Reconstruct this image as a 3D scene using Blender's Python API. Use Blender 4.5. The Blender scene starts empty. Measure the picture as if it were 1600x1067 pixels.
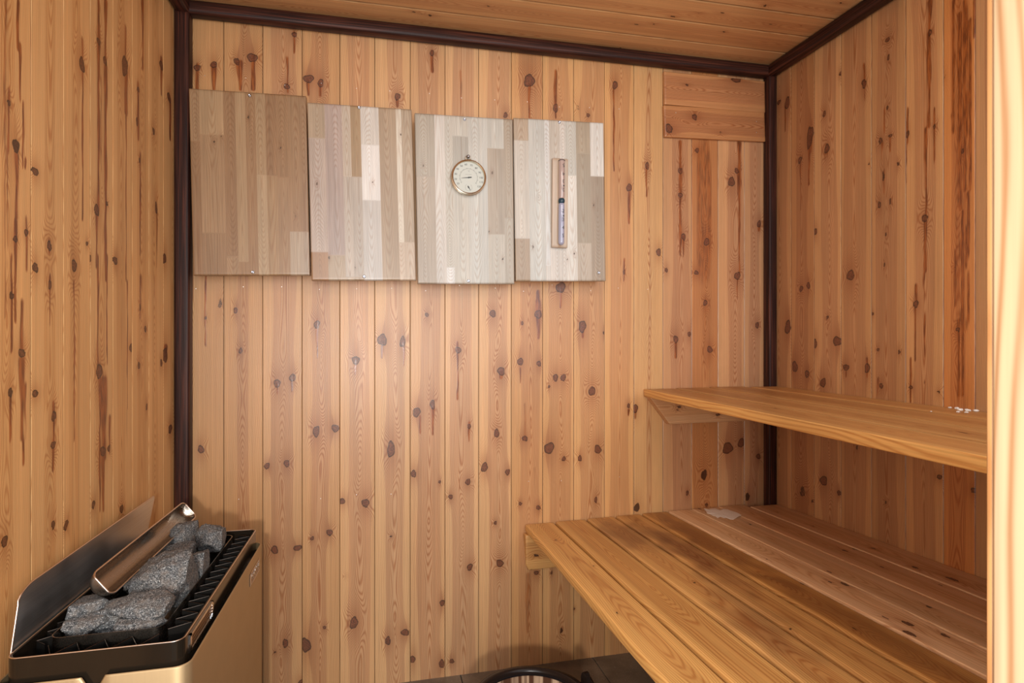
import bpy, bmesh, math, random
import numpy as np
from mathutils import Vector, Matrix, noise as mnoise

C = bpy.context.scene.collection
D2 = bpy.data
PI = math.pi
random.seed(7)

# ------------------------------------------------------------------ camera model
F = 893.0            # focal length in pixels of a 1600 px wide frame
HOR = 542.0          # row of the horizon
CH = 1.05            # camera height above the floor
YAW = math.radians(13.2)
SY, CY = math.sin(YAW), math.cos(YAW)
XL, XR, YB = -0.560, 1.400, 1.820     # room: left, right, back

def ray(px, py):
    u = (px - 800) / F; v = (HOR - py) / F
    return SY + u * CY, CY - u * SY, v
def on_y(px, py, Y=YB):               # (X, Z) where the ray meets the plane y = Y
    a, b, c = ray(px, py); t = Y / b
    return a * t, CH + c * t
def on_x(px, py, X):                  # (Y, Z) on the plane x = X
    a, b, c = ray(px, py); t = X / a
    return b * t, CH + c * t
def on_z(px, py, z):
    a, b, c = ray(px, py); t = (z - CH) / c
    return a * t, b * t

# ------------------------------------------------------------------ node helpers
def new_mat(name):
    m = D2.materials.new(name); m.use_nodes = True
    nt = m.node_tree; nt.nodes.clear()
    out = nt.nodes.new('ShaderNodeOutputMaterial')
    b = nt.nodes.new('ShaderNodeBsdfPrincipled')
    nt.links.new(b.outputs[0], out.inputs[0])
    return m, nt, b
def plain(name, col, rough=0.5, metal=0.0, **kw):
    m, nt, b = new_mat(name)
    b.inputs['Base Color'].default_value = (*col, 1)
    b.inputs['Roughness'].default_value = rough
    b.inputs['Metallic'].default_value = metal
    for k, v in kw.items():
        b.inputs[k.replace('_', ' ')].default_value = v
    return m
class N:
    def __init__(s, nt): s.nt = nt
    def n(s, t, **kw):
        x = s.nt.nodes.new(t)
        for k, v in kw.items(): setattr(x, k, v)
        return x
    def link(s, a, b): s.nt.links.new(a, b)
    def val(s, sock, v):
        if hasattr(v, 'is_linked') or isinstance(v, bpy.types.NodeSocket): s.link(v, sock)
        else: sock.default_value = v
    def math(s, op, a, b=None, c=None, clamp=False):
        x = s.n('ShaderNodeMath', operation=op); x.use_clamp = clamp
        s.val(x.inputs[0], a)
        if b is not None: s.val(x.inputs[1], b)
        if c is not None: s.val(x.inputs[2], c)
        return x.outputs[0]
    def vmath(s, op, a, b):
        x = s.n('ShaderNodeVectorMath', operation=op)
        s.val(x.inputs[0], a); s.val(x.inputs[1], b)
        return x.outputs[0]
    def noise(s, vec, scale=1.0, detail=3.0, rough=0.5):
        x = s.n('ShaderNodeTexNoise'); s.link(vec, x.inputs['Vector'])
        x.inputs['Scale'].default_value = scale; x.inputs['Detail'].default_value = detail
        x.inputs['Roughness'].default_value = rough
        return x.outputs[0]
    def mix(s, fac, a, b, mode='MIX'):
        x = s.n('ShaderNodeMix', data_type='RGBA', blend_type=mode)
        s.val(x.inputs[0], fac); s.val(x.inputs[6], a if not isinstance(a, tuple) else (*a, 1))
        s.val(x.inputs[7], b if not isinstance(b, tuple) else (*b, 1))
        return x.outputs[2]
    def ramp(s, v, lo, hi, a=0.0, b=1.0):
        x = s.n('ShaderNodeMapRange'); x.interpolation_type = 'SMOOTHSTEP'
        s.val(x.inputs[0], v); x.inputs[1].default_value = lo; x.inputs[2].default_value = hi
        x.inputs[3].default_value = a; x.inputs[4].default_value = b
        return x.outputs[0]
    def attr(s, name):
        x = s.n('ShaderNodeAttribute'); x.attribute_name = name; return x

def wood_mat(name, sap, heart, ring_dark=0.30, rough=0.42, spacing=0.0024, coat=0.0,
             knot=(0.120, 0.036, 0.015), bump=0.15, fibre=0.16, mott=0.18):
    """pine driven by the board fields stored on the mesh: 'ring' distance from the pith,
    'uvw' along/across coordinates, 'kn' = knot, resin, halo, heartwood and 'tone'."""
    m, nt, b = new_mat(name); g = N(nt)
    uvw = g.attr('uvw').outputs['Vector']
    ring = g.attr('ring').outputs['Fac']
    kn = g.attr('kn'); sep = g.n('ShaderNodeSeparateColor'); g.link(kn.outputs['Color'], sep.inputs[0])
    K, R, H = sep.outputs[0], sep.outputs[1], sep.outputs[2]
    heartm = kn.outputs['Alpha']
    tone = g.attr('tone').outputs['Color']
    nz = g.noise(g.vmath('MULTIPLY', uvw, (60, 3.0, 60)), 1.0, 2.0)
    fine = g.noise(g.vmath('MULTIPLY', uvw, (900, 12.0, 900)), 1.0, 3.0)
    mid = g.noise(g.vmath('MULTIPLY', uvw, (150, 2.5, 150)), 1.0, 3.0)
    blot = g.noise(g.vmath('MULTIPLY', uvw, (14, 2.2, 14)), 1.0, 3.0)
    ph = g.math('ADD', g.math('DIVIDE', ring, spacing), g.math('MULTIPLY', nz, 1.6))
    w = g.math('MULTIPLY_ADD', g.math('SINE', g.math('MULTIPLY', ph, 2 * PI)), 0.5, 0.5)
    w = g.math('POWER', w, 2.2)
    # sharp heart edge, broken up a little by noise
    hm = g.ramp(g.math('ADD', heartm, g.math('MULTIPLY_ADD', nz, 0.3, -0.15)), 0.35, 0.65)
    col = g.mix(hm, sap, heart)
    dark = g.mix(1.0, col, (0.62, 0.40, 0.26), 'MULTIPLY')
    fac = g.math('MULTIPLY', w, g.math('MULTIPLY_ADD', mid, ring_dark * 1.6, ring_dark * 0.2))
    col = g.mix(fac, col, dark)
    fv = g.math('MULTIPLY_ADD', fine, fibre * 2, 1 - fibre)
    mv = g.math('MULTIPLY_ADD', blot, mott * 2, 1 - mott)
    mv2 = g.math('MULTIPLY_ADD', mid, 0.24, 0.88)
    lng = g.noise(g.vmath('MULTIPLY', uvw, (230, 0.9, 230)), 1.0, 2.0)
    mv2 = g.math('MULTIPLY', mv2, g.math('MULTIPLY_ADD', lng, 0.42, 0.79))
    sh = g.math('MULTIPLY', g.math('MULTIPLY', fv, mv), mv2)
    comb = g.n('ShaderNodeCombineColor')
    for i in range(3): g.link(sh, comb.inputs[i])
    col = g.mix(1.0, col, comb.outputs[0], 'MULTIPLY')
    col = g.mix(1.0, col, tone, 'MULTIPLY')
    # halo, resin, knot
    col = g.mix(g.math('MULTIPLY', H, 0.55), col, g.mix(1.0, col, (0.50, 0.27, 0.16), 'MULTIPLY'))
    rs = g.ramp(g.math('ADD', R, g.math('MULTIPLY_ADD', mid, 0.5, -0.25)), 0.15, 0.75)
    rs = g.math('MULTIPLY', rs, g.ramp(R, 0.02, 0.3))
    kz0 = g.noise(g.vmath('MULTIPLY', uvw, (230, 22, 230)), 1.0, 3.0)
    col = g.mix(g.math('MULTIPLY', rs, 0.95), col, g.mix(g.ramp(kz0, 0.35, 0.65), (0.13, 0.030, 0.007), (0.34, 0.095, 0.020)))
    kz = g.noise(g.vmath('MULTIPLY', uvw, (260, 260, 260)), 1.0, 3.0)
    kn2 = g.noise(g.vmath('MULTIPLY', uvw, (420, 300, 420)), 1.0, 3.0)
    kq = g.math('ADD', K, g.math('MULTIPLY_ADD', kz, 0.5, -0.25))
    ks = g.ramp(kq, 0.32, 0.56)
    kc = g.mix(g.ramp(kn2, 0.3, 0.7), tuple(c * 0.55 for c in knot), tuple(c * 1.9 for c in knot))
    kc = g.mix(g.ramp(kq, 0.68, 1.0), tuple(c * 0.30 for c in knot), kc)
    col = g.mix(g.math('MULTIPLY', ks, 0.90), col, kc)
    g.link(col, b.inputs['Base Color'])
    ro = g.math('MULTIPLY_ADD', fine, 0.18, rough - 0.09)
    ro = g.math('SUBTRACT', ro, g.math('MULTIPLY', rs, 0.12))
    g.link(ro, b.inputs['Roughness'])
    b.inputs['Specular IOR Level'].default_value = 0.5
    b.inputs['Coat Weight'].default_value = coat
    b.inputs['Coat Roughness'].default_value = 0.38
    bp = g.n('ShaderNodeBump'); bp.inputs['Strength'].default_value = bump
    bp.inputs['Distance'].default_value = 0.0015
    hgt = g.math('ADD', g.math('MULTIPLY', w, 0.4), g.math('ADD', g.math('MULTIPLY', fine, 0.35),
                 g.math('ADD', g.math('MULTIPLY', g.math('MULTIPLY', K, kz), 1.6), g.math('MULTIPLY', rs, 0.9))))
    g.link(hgt, bp.inputs['Height']); g.link(bp.outputs[0], b.inputs['Normal'])
    return m

def stain_mat(name, a, b2, rough=0.35):
    m, nt, b = new_mat(name); g = N(nt)
    uvw = g.attr('uvw').outputs['Vector']
    f = g.noise(g.vmath('MULTIPLY', uvw, (260, 5, 260)), 1.0, 4.0)
    l = g.noise(g.vmath('MULTIPLY', uvw, (22, 3, 22)), 1.0, 3.0)
    f2 = g.ramp(f, 0.35, 0.75)
    col = g.mix(g.math('MULTIPLY', f2, g.ramp(l, 0.3, 0.7, 0.3, 1.0)), a, b2)
    g.link(col, b.inputs['Base Color'])
    b.inputs['Roughness'].default_value = rough; b.inputs['Specular IOR Level'].default_value = 0.22
    bp = g.n('ShaderNodeBump'); bp.inputs['Strength'].default_value = 0.35
    bp.inputs['Distance'].default_value = 0.001
    g.link(f, bp.inputs['Height']); g.link(bp.outputs[0], b.inputs['Normal'])
    return m

def stone_mat():
    m, nt, b = new_mat('grey_granite'); g = N(nt)
    tc = g.n('ShaderNodeTexCoord').outputs['Object']
    a = g.noise(tc, 300, 4, 0.75); c = g.noise(tc, 60, 4, 0.6); d = g.noise(tc, 700, 1, 0.5)
    col = g.mix(g.ramp(a, 0.42, 0.68), (0.03, 0.034, 0.038), (0.22, 0.225, 0.23))
    col = g.mix(g.ramp(d, 0.60, 0.72), col, (0.62, 0.62, 0.60))
    col = g.mix(g.ramp(c, 0.45, 0.75, 0, 0.55), col, (0.23, 0.185, 0.15))
    g.link(col, b.inputs['Base Color']); b.inputs['Roughness'].default_value = 0.8
    bp = g.n('ShaderNodeBump'); bp.inputs['Strength'].default_value = 0.8
    bp.inputs['Distance'].default_value = 0.0016
    g.link(g.math('ADD', a, g.math('MULTIPLY', c, 1.5)), bp.inputs['Height'])
    g.link(bp.outputs[0], b.inputs['Normal'])
    return m
def brushed(name, col, rough=0.3, sc=(900, 4, 900), metal=1.0, amp=0.25):
    m, nt, b = new_mat(name); g = N(nt)
    tc = g.n('ShaderNodeTexCoord').outputs['Object']
    f = g.noise(g.vmath('MULTIPLY', tc, sc), 1.0, 3.0)
    sm = g.noise(tc, 14, 3.0)
    v = g.math('MULTIPLY_ADD', f, amp, 1 - amp / 2)
    comb = g.n('ShaderNodeCombineColor')
    for i in range(3): g.link(v, comb.inputs[i])
    g.link(g.mix(1.0, col, comb.outputs[0], 'MULTIPLY'), b.inputs['Base Color'])
    g.link(g.math('ADD', g.math('MULTIPLY', f, 0.15), g.math('MULTIPLY_ADD', sm, 0.2, rough - 0.15)), b.inputs['Roughness'])
    b.inputs['Metallic'].default_value = metal
    return m

M = {}
M['wall'] = wood_mat('pine_panelling', (0.64, 0.395, 0.195), (0.525, 0.300, 0.152), 0.70, 0.40, coat=0.28)
M['wallL'] = wood_mat('pine_panelling_left', (0.72, 0.435, 0.190), (0.63, 0.355, 0.145), 0.62, 0.44, knot=(0.10, 0.034, 0.014))
M['ceil'] = wood_mat('pine_ceiling', (0.63, 0.365, 0.165), (0.56, 0.30, 0.13), 0.45, 0.45, spacing=0.003)
M['bench'] = wood_mat('bench_wood', (0.64, 0.37, 0.135), (0.55, 0.29, 0.10), 0.60, 0.42, spacing=0.0042,
                      knot=(0.07, 0.025, 0.012), fibre=0.12, mott=0.20)
M['benchpale'] = wood_mat('pale_bench_wood', (0.74, 0.50, 0.29), (0.67, 0.42, 0.22), 0.50, 0.5, spacing=0.0045,
                      knot=(0.09, 0.035, 0.02), fibre=0.12, mott=0.2)
M['oak'] = wood_mat('oak_block_board', (1, 1, 1), (0.93, 0.88, 0.83), 0.34, 0.33, spacing=0.0021,
                    knot=(0.16, 0.09, 0.05), bump=0.06, fibre=0.34, mott=0.26, coat=0.15)
M['jamb'] = wood_mat('pale_frame_pine', (0.50, 0.365, 0.22), (0.46, 0.30, 0.15), 0.75, 0.65, spacing=0.010, bump=0.02, fibre=0.04)
M['stain'] = stain_mat('dark_stained_trim', (0.020, 0.0075, 0.006), (0.120, 0.036, 0.020), 0.45)
M['stone'] = stone_mat()
M['gold'] = brushed('champagne_metal', (0.46, 0.335, 0.185), 0.48, (500, 500, 3), 0.75, 0.12)
M['steel'] = brushed('brushed_steel', (0.74, 0.75, 0.76), 0.34, (4, 3, 700), 1.0, 0.35)
M['trough'] = brushed('bronzed_steel', (0.30, 0.26, 0.22), 0.24, (600, 3, 600), 1.0, 0.35)
M['black'] = plain('black_enamel', (0.012, 0.011, 0.010), 0.16)
M['rim'] = plain('black_gloss_rim', (0.025, 0.018, 0.012), 0.14, 0.4)
M['edge'] = plain('polished_edge', (0.74, 0.62, 0.53), 0.3, 1.0)
M['wire'] = plain('dark_wire', (0.17, 0.14, 0.12), 0.35, 1.0)
M['chrome'] = plain('chrome', (0.85, 0.86, 0.88), 0.12, 1.0)
M['screw'] = plain('zinc_screw', (0.45, 0.48, 0.55), 0.25, 1.0)
M['nail'] = plain('bright_nail', (0.85, 0.82, 0.78), 0.3, 0.8)
M['brass'] = plain('aged_brass', (0.66, 0.60, 0.48), 0.22, 1.0)
M['dial'] = plain('dial_white', (0.55, 0.57, 0.52), 0.6)
M['ink'] = plain('black_ink', (0.03, 0.03, 0.03), 0.5)
M['grey_ink'] = plain('grey_ink', (0.10, 0.11, 0.10), 0.5)
M['paper'] = plain('torn_paper', (0.88, 0.78, 0.66), 0.8)
M['crumb'] = plain('white_crumb', (0.85, 0.80, 0.74), 0.7)
M['sandpink'] = plain('pink_sand_glass', (0.44, 0.33, 0.30), 0.12, 0, Coat_Weight=1.0)
M['sandblue'] = plain('lavender_sand_glass', (0.36, 0.37, 0.49), 0.12, 0, Coat_Weight=1.0)
M['band'] = plain('teal_band', (0.012, 0.045, 0.07), 0.35)
M['glass'] = plain('clear_glass', (1, 1, 1), 0.03, 0, Transmission_Weight=1.0)
M['water'] = plain('water', (0.45, 0.62, 0.95), 0.05, 0, Transmission_Weight=0.4)
M['darkwood'] = stain_mat('bucket_rim_wood', (0.010, 0.007, 0.006), (0.035, 0.02, 0.015), 0.25)
M['logo'] = plain('logo_bronze', (0.30, 0.17, 0.09), 0.3, 0.8)

def bucket_mat():
    m, nt, b = new_mat('lacquered_staves'); g = N(nt)
    a = g.attr('uvw').outputs['Vector']
    f = g.noise(g.vmath('MULTIPLY', a, (60, 3, 60)), 1.0, 3.0)
    f2 = g.noise(g.vmath('MULTIPLY', a, (600, 6, 600)), 1.0, 2.0)
    col = g.mix(g.ramp(f, 0.42, 0.62), (0.10, 0.045, 0.025), (0.72, 0.50, 0.33))  # brown staves, with lacquer reflections painted in as cream stripes
    col = g.mix(g.math('MULTIPLY', f2, 0.4), col, (0.06, 0.02, 0.012))
    g.link(col, b.inputs['Base Color']); b.inputs['Roughness'].default_value = 0.15
    return m
M['staves'] = bucket_mat()

def tile_mat():
    m, nt, b = new_mat('brown_floor_tile'); g = N(nt)
    tc = g.n('ShaderNodeTexCoord').outputs['Object']
    c = g.noise(tc, 9, 5, 0.6); f = g.noise(tc, 160, 3, 0.6); sp = g.noise(tc, 330, 1)
    col = g.mix(g.ramp(c, 0.3, 0.7), (0.115, 0.082, 0.056), (0.235, 0.175, 0.122))
    col = g.mix(g.math('MULTIPLY', f, 0.5), col, (0.10, 0.075, 0.055))
    col = g.mix(g.ramp(sp, 0.70, 0.76), col, (0.6, 0.55, 0.48))
    g.link(col, b.inputs['Base Color']); b.inputs['Roughness'].default_value = 0.38
    bp = g.n('ShaderNodeBump'); bp.inputs['Strength'].default_value = 0.3; bp.inputs['Distance'].default_value = 0.001
    g.link(c, bp.inputs['Height']); g.link(bp.outputs[0], b.inputs['Normal'])
    return m
M['tile'] = tile_mat()
M['grout'] = plain('dark_grout', (0.03, 0.026, 0.022), 0.9)

# ------------------------------------------------------------------ object helpers
def tag(o, label=None, cat=None, group=None, kind=None):
    if label: o['label'] = label
    if cat: o['category'] = cat
    if group: o['group'] = group
    if kind: o['kind'] = kind
    return o
def empty(name, loc, label=None, cat=None, group=None):
    o = D2.objects.new(name, None); C.objects.link(o); o.location = loc
    o.empty_display_size = 0.05
    return tag(o, label, cat, group)
def setpar(o, parent):
    if parent is not None:
        o.parent = parent
        # children are modelled in world coordinates: undo the parents' location
        off = Vector((0, 0, 0)); p = parent
        while p is not None: off += p.location; p = p.parent
        o.location = o.location - off
def link(name, me, mat, parent=None, smooth=False):
    o = D2.objects.new(name, me); C.objects.link(o)
    if mat is not None and not me.materials: me.materials.append(mat)
    if smooth:
        for p in me.polygons: p.use_smooth = True
    setpar(o, parent)
    return o
def from_bm(name, bm, mat, parent=None, smooth=False):
    me = D2.meshes.new(name); bm.normal_update(); bm.to_mesh(me); bm.free()
    return link(name, me, mat, parent, smooth)
def auto_smooth(o, ang=35):
    me = o.data; bm = bmesh.new(); bm.from_mesh(me)
    for f in bm.faces: f.smooth = True
    for e in bm.edges:
        if len(e.link_faces) == 2 and e.calc_face_angle(0) > math.radians(ang): e.smooth = False
    bm.to_mesh(me); bm.free()

def add_box(bm, c, s, rot=None):
    r = bmesh.ops.create_cube(bm, size=1.0)
    mt = Matrix.Translation(c) @ (rot or Matrix.Identity(4)) @ Matrix.Diagonal((*s, 1))
    bmesh.ops.transform(bm, matrix=mt, verts=r['verts']); return r['verts']
def bev_all(bm, w, seg=2):
    bmesh.ops.bevel(bm, geom=bm.edges[:], offset=w, segments=seg, affect='EDGES', profile=0.5)
def rounded_prism(pts, z0, z1, bm=None):
    bm = bm or bmesh.new()
    lo = [bm.verts.new((x, y, z0)) for x, y in pts]; hi = [bm.verts.new((x, y, z1)) for x, y in pts]
    n = len(pts)
    for i in range(n):
        bm.faces.new((lo[i], lo[(i + 1) % n], hi[(i + 1) % n], hi[i]))
    bm.faces.new(hi); bm.faces.new(lo[::-1]); return bm
def rrect(x0, y0, x1, y1, r, seg=6):
    pts = []
    for cx, cy, a0 in ((x1 - r, y1 - r, 0), (x0 + r, y1 - r, 90), (x0 + r, y0 + r, 180), (x1 - r, y0 + r, 270)):
        for k in range(seg + 1):
            a = math.radians(a0 + 90 * k / seg); pts.append((cx + r * math.cos(a), cy + r * math.sin(a)))
    return pts
def ring_wall(outer, inner, z0, z1, bm=None):
    """closed band between two outlines of equal length"""
    bm = bm or bmesh.new(); n = len(outer)
    V = [[bm.verts.new((x, y, z)) for x, y in ps] for ps, z in ((outer, z0), (outer, z1), (inner, z1), (inner, z0))]
    for k in range(4):
        a, b = V[k], V[(k + 1) % 4]
        for i in range(n): bm.faces.new((a[i], a[(i + 1) % n], b[(i + 1) % n], b[i]))
    bmesh.ops.recalc_face_normals(bm, faces=bm.faces[:]); return bm
def tube(pts, r, seg=8, closed=False, bm=None):
    bm = bm or bmesh.new(); P = [Vector(p) for p in pts]; n = len(P); rings = []
    for i, p in enumerate(P):
        a = P[(i - 1) % n] if (closed or i > 0) else p
        b = P[(i + 1) % n] if (closed or i < n - 1) else p
        d = (b - a).normalized()
        up = Vector((0, 0, 1)) if abs(d.z) < 0.9 else Vector((1, 0, 0))
        s = d.cross(up).normalized(); u = s.cross(d)
        rings.append([bm.verts.new(p + (s * math.cos(2 * PI * k / seg) + u * math.sin(2 * PI * k / seg)) * r) for k in range(seg)])
    for i in range(n if closed else n - 1):
        a, b = rings[i], rings[(i + 1) % n]
        for k in range(seg): bm.faces.new((a[k], a[(k + 1) % seg], b[(k + 1) % seg], b[k]))
    if not closed: bm.faces.new(rings[0][::-1]); bm.faces.new(rings[-1])
    return bm
def lathe(prof, c=(0, 0, 0), axis='Z', seg=48, bm=None):
    bm = bm or bmesh.new(); R = []
    for r, h in prof:
        row = []
        for k in range(seg):
            a = 2 * PI * k / seg
            if axis == 'Z': p = (c[0] + r * math.cos(a), c[1] + r * math.sin(a), c[2] + h)
            else: p = (c[0] + r * math.cos(a), c[1] - h, c[2] + r * math.sin(a))   # h towards the viewer (-Y)
            row.append(bm.verts.new(p))
        R.append(row)
    for i in range(len(R) - 1):
        for k in range(seg): bm.faces.new((R[i][k], R[i][(k + 1) % seg], R[i + 1][(k + 1) % seg], R[i + 1][k]))
    bm.faces.new(R[0]); bm.faces.new(R[-1])
    bmesh.ops.remove_doubles(bm, verts=bm.verts[:], dist=1e-6)
    bmesh.ops.recalc_face_normals(bm, faces=bm.faces[:]); return bm
def text_bm(s, size, mat4, bm=None, extrude=0.0):
    cu = D2.curves.new('t', 'FONT'); cu.body = s; cu.size = size; cu.extrude = extrude
    cu.align_x = 'CENTER'; cu.align_y = 'CENTER'; cu.resolution_u = 3
    o = D2.objects.new('t', cu); C.objects.link(o)
    bpy.context.view_layer.update()
    me = D2.meshes.new_from_object(o.evaluated_get(bpy.context.evaluated_depsgraph_get()))
    D2.objects.remove(o); D2.curves.remove(cu)
    bm = bm or bmesh.new()
    me.transform(mat4); bm.from_mesh(me); D2.meshes.remove(me)
    return bm

# ------------------------------------------------------------------ wood fields
def sstep(a, b, x):
    t = np.clip((x - a) / (b - a), 0, 1); return t * t * (3 - 2 * t)
def smooth1(rng, n, lo, hi, cell, amp):
    """1-D smooth random function sampled later by np.interp"""
    k = max(4, int((hi - lo) / cell) + 4); xs = np.linspace(lo - cell, hi + cell, k)
    ys = rng.uniform(-1, 1, k) * amp
    def f(v):
        t = (v - xs[0]) / (xs[1] - xs[0]); i = np.clip(np.floor(t).astype(int), 0, k - 2); w = t - i
        w = w * w * (3 - 2 * w); return ys[i] * (1 - w) + ys[i + 1] * w
    return f
class Board:
    pass
def make_boards(edges, seed, lo, hi, tones=None, heart=0.6, dmax=0.02, tvar=0.07, bands=None):
    rng = np.random.default_rng(seed); out = []
    for i in range(len(edges) - 1):
        b = Board(); w = abs(edges[i + 1] - edges[i]); b.m = (edges[i] + edges[i + 1]) / 2
        b.c = b.m + rng.uniform(-0.12, 0.12) * w; b.w = w
        b.d = smooth1(rng, 0, lo, hi, 0.32, dmax); b.wn = smooth1(rng, 0, lo, hi, 0.45, 0.05 * w)
        b.hr = w * 0.5 * heart * rng.uniform(0.65, 1.15)
        b.hw = smooth1(rng, 0, lo, hi, 0.38, 0.05 * w)
        if bands is not None and i in bands: b.c, b.hr = bands[i]
        t = 1 + rng.uniform(-tvar, tvar); t2 = rng.uniform(-0.03, 0.03)
        b.tone = np.array([t, t * (1 + t2), t * (1 + 2.2 * t2)])
        if tones is not None and i in tones: b.tone = b.tone * np.array(tones[i])
        b.off = rng.uniform(0, 7); b.d0 = rng.uniform(0.002, 0.012)
        out.append(b)
    return out
def fields(u, v, edges, boards, knots=(), drips=(), stains=(), depth=None, gaps=None):
    """u across the boards, v along (up). knots: (u, v, ru, rv[, strength]); drips: (u, vtop, vbot, halfwidth, strength)
    stains: (u, v, ru, rv, s)"""
    n = len(u)
    idx = np.clip(np.searchsorted(np.array(edges), u) - 1, 0, len(boards) - 1)
    ring = np.zeros(n); heart = np.zeros(n); tone = np.ones((n, 4)); uvw = np.zeros((n, 3))
    K = np.zeros(n); R = np.zeros(n); H = np.zeros(n); bulge = np.zeros(n)
    kb = []
    for k in knots:
        ku, kv, ru, rv = k[:4]; st = k[4] if len(k) > 4 else 1.0
        sel = np.nonzero((abs(u - ku) < 6 * ru + 0.03) & (abs(v - kv) < 8 * rv + 0.03))[0]
        if len(sel) == 0: continue
        kbid = int(np.clip(np.searchsorted(np.array(edges), ku) - 1, 0, len(boards) - 1))
        sel = sel[idx[sel] == kbid]
        su = (u[sel] - ku) / ru; sv = (v[sel] - kv) / rv
        th = np.arctan2(sv, su); p1 = ku * 531 + kv * 77
        su = su * 1.12; sv = sv * 1.12
        s = np.sqrt(su ** 2 + sv ** 2) * (1 + .10 * np.sin(2 * th + p1) + .08 * np.sin(3 * th + p1 * 1.7) + .05 * np.sin(5 * th + p1 * 2.3))
        K[sel] = np.maximum(K[sel], (1 - sstep(0.70, 1.25, s)) * st)
        s2 = np.sqrt(su ** 2 + (sv * 0.55) ** 2)
        H[sel] = np.maximum(H[sel], np.exp(-((s2 / 1.9) ** 2)) * 0.9 * st)
        bulge[sel] += 2.0 * ru * np.exp(-(su ** 2 + (sv * 0.6) ** 2) / 5.0)
    for dr in drips:
        du, v1, v0, hw, st = dr
        sel = np.nonzero((abs(u - du) < hw * 3 + 0.02) & (v < v1 + 0.02) & (v > v0 - 0.02))[0]
        if len(sel) == 0: continue
        vv = v[sel]; t = np.clip((v1 - vv) / max(1e-4, v1 - v0), 0, 1)
        cu = du + 0.0008 * np.sin(vv * 31 + du * 900) + 0.0005 * np.sin(vv * 83 + du * 300)
        w = max(hw, 0.0021) * (0.8 + 0.2 * np.sin(vv * 37 + du * 77)) * (1 - 0.35 * t)
        m = (1 - sstep(0.35, 1.6, abs(u[sel] - cu) / w)) * sstep(v0 - 0.006, v0 + 0.006, vv) * (1 - sstep(v1 - 0.004, v1 + 0.012, vv))
        R[sel] = np.maximum(R[sel], m * st)
    for sn in stains:
        su_, sv_, ru, rv, st = sn
        s = np.sqrt(((u - su_) / ru) ** 4 + ((v - sv_) / rv) ** 4)
        R = np.maximum(R, (1 - sstep(0.5, 1.2, s)) * st)
    for i, b in enumerate(boards):
        s = np.nonzero(idx == i)[0]
        if len(s) == 0: continue
        uu, vv = u[s], v[s]; cc = b.c + b.wn(vv)
        dd = b.d0 + np.abs(b.d(vv))
        if depth is not None: dd = dd + depth[s]
        x = uu - cc
        ring[s] = np.sqrt(x ** 2 + dd ** 2) + bulge[s]
        hr = b.hr + b.hw(vv) + bulge[s] * 0.45
        heart[s] = 1 - sstep(hr - 0.003, hr + 0.003, abs(x))
        tone[s, :3] = b.tone
        uvw[s, 0] = uu + b.off; uvw[s, 1] = vv + b.off * 3.1
        uvw[s, 2] = b.off if depth is None else depth[s] + b.off
    kn = np.stack([K, R, H, heart], 1)
    return ring, uvw, kn, tone
def put_fields(me, ring, uvw, kn, tone):
    a = me.attributes.new('ring', 'FLOAT', 'POINT'); a.data.foreach_set('value', ring.astype(np.float32))
    a = me.attributes.new('uvw', 'FLOAT_VECTOR', 'POINT'); a.data.foreach_set('vector', uvw.astype(np.float32).ravel())
    a = me.attributes.new('kn', 'FLOAT_COLOR', 'POINT'); a.data.foreach_set('color', kn.astype(np.float32).ravel())
    a = me.attributes.new('tone', 'FLOAT_COLOR', 'POINT'); a.data.foreach_set('color', tone.astype(np.float32).ravel())
def grid_mesh(name, P, nu, nv, flip=False):
    me = D2.meshes.new(name); i = np.arange(nu - 1); j = np.arange(nv - 1)
    I, J = np.meshgrid(i, j, indexing='ij'); a = (I * nv + J).ravel()
    q = np.stack([a, a + nv, a + nv + 1, a + 1], 1)
    if flip: q = q[:, ::-1]
    nf = len(q)
    me.vertices.add(len(P)); me.vertices.foreach_set('co', P.astype(np.float32).ravel())
    me.loops.add(nf * 4); me.loops.foreach_set('vertex_index', q.astype(np.int32).ravel())
    me.polygons.add(nf)
    me.polygons.foreach_set('loop_start', np.arange(0, nf * 4, 4, dtype=np.int32))
    me.polygons.foreach_set('loop_total', np.full(nf, 4, dtype=np.int32))
    me.polygons.foreach_set('use_smooth', np.ones(nf, dtype=bool))
    me.update(calc_edges=True); me.validate()
    return me
def columns(edges, step, groove=0.0022, gdepth=0.004, lo=None, hi=None, dense=None):
    """u positions with a groove at each board joint; returns (u, depth)"""
    us, ds = [], []; e_ = 0.0005
    for i in range(len(edges) - 1):
        a, b = edges[i], edges[i + 1]
        st = step if dense is None or dense(a, b) else 0.02
        x0, x1 = a + groove, b - groove
        k = max(2, int((x1 - x0) / st))
        seg = np.linspace(x0, x1, k + 1)
        us += [a + groove * 0.35]; ds += [gdepth]
        seg = [seg[0], seg[0] + e_] + list(seg[1:-1]) + [seg[-1] - e_, seg[-1]]
        us += list(seg); ds += [0.0] * len(seg)
        us += [b - groove * 0.35]; ds += [gdepth]
    return np.array(us), np.array(ds)
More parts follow.
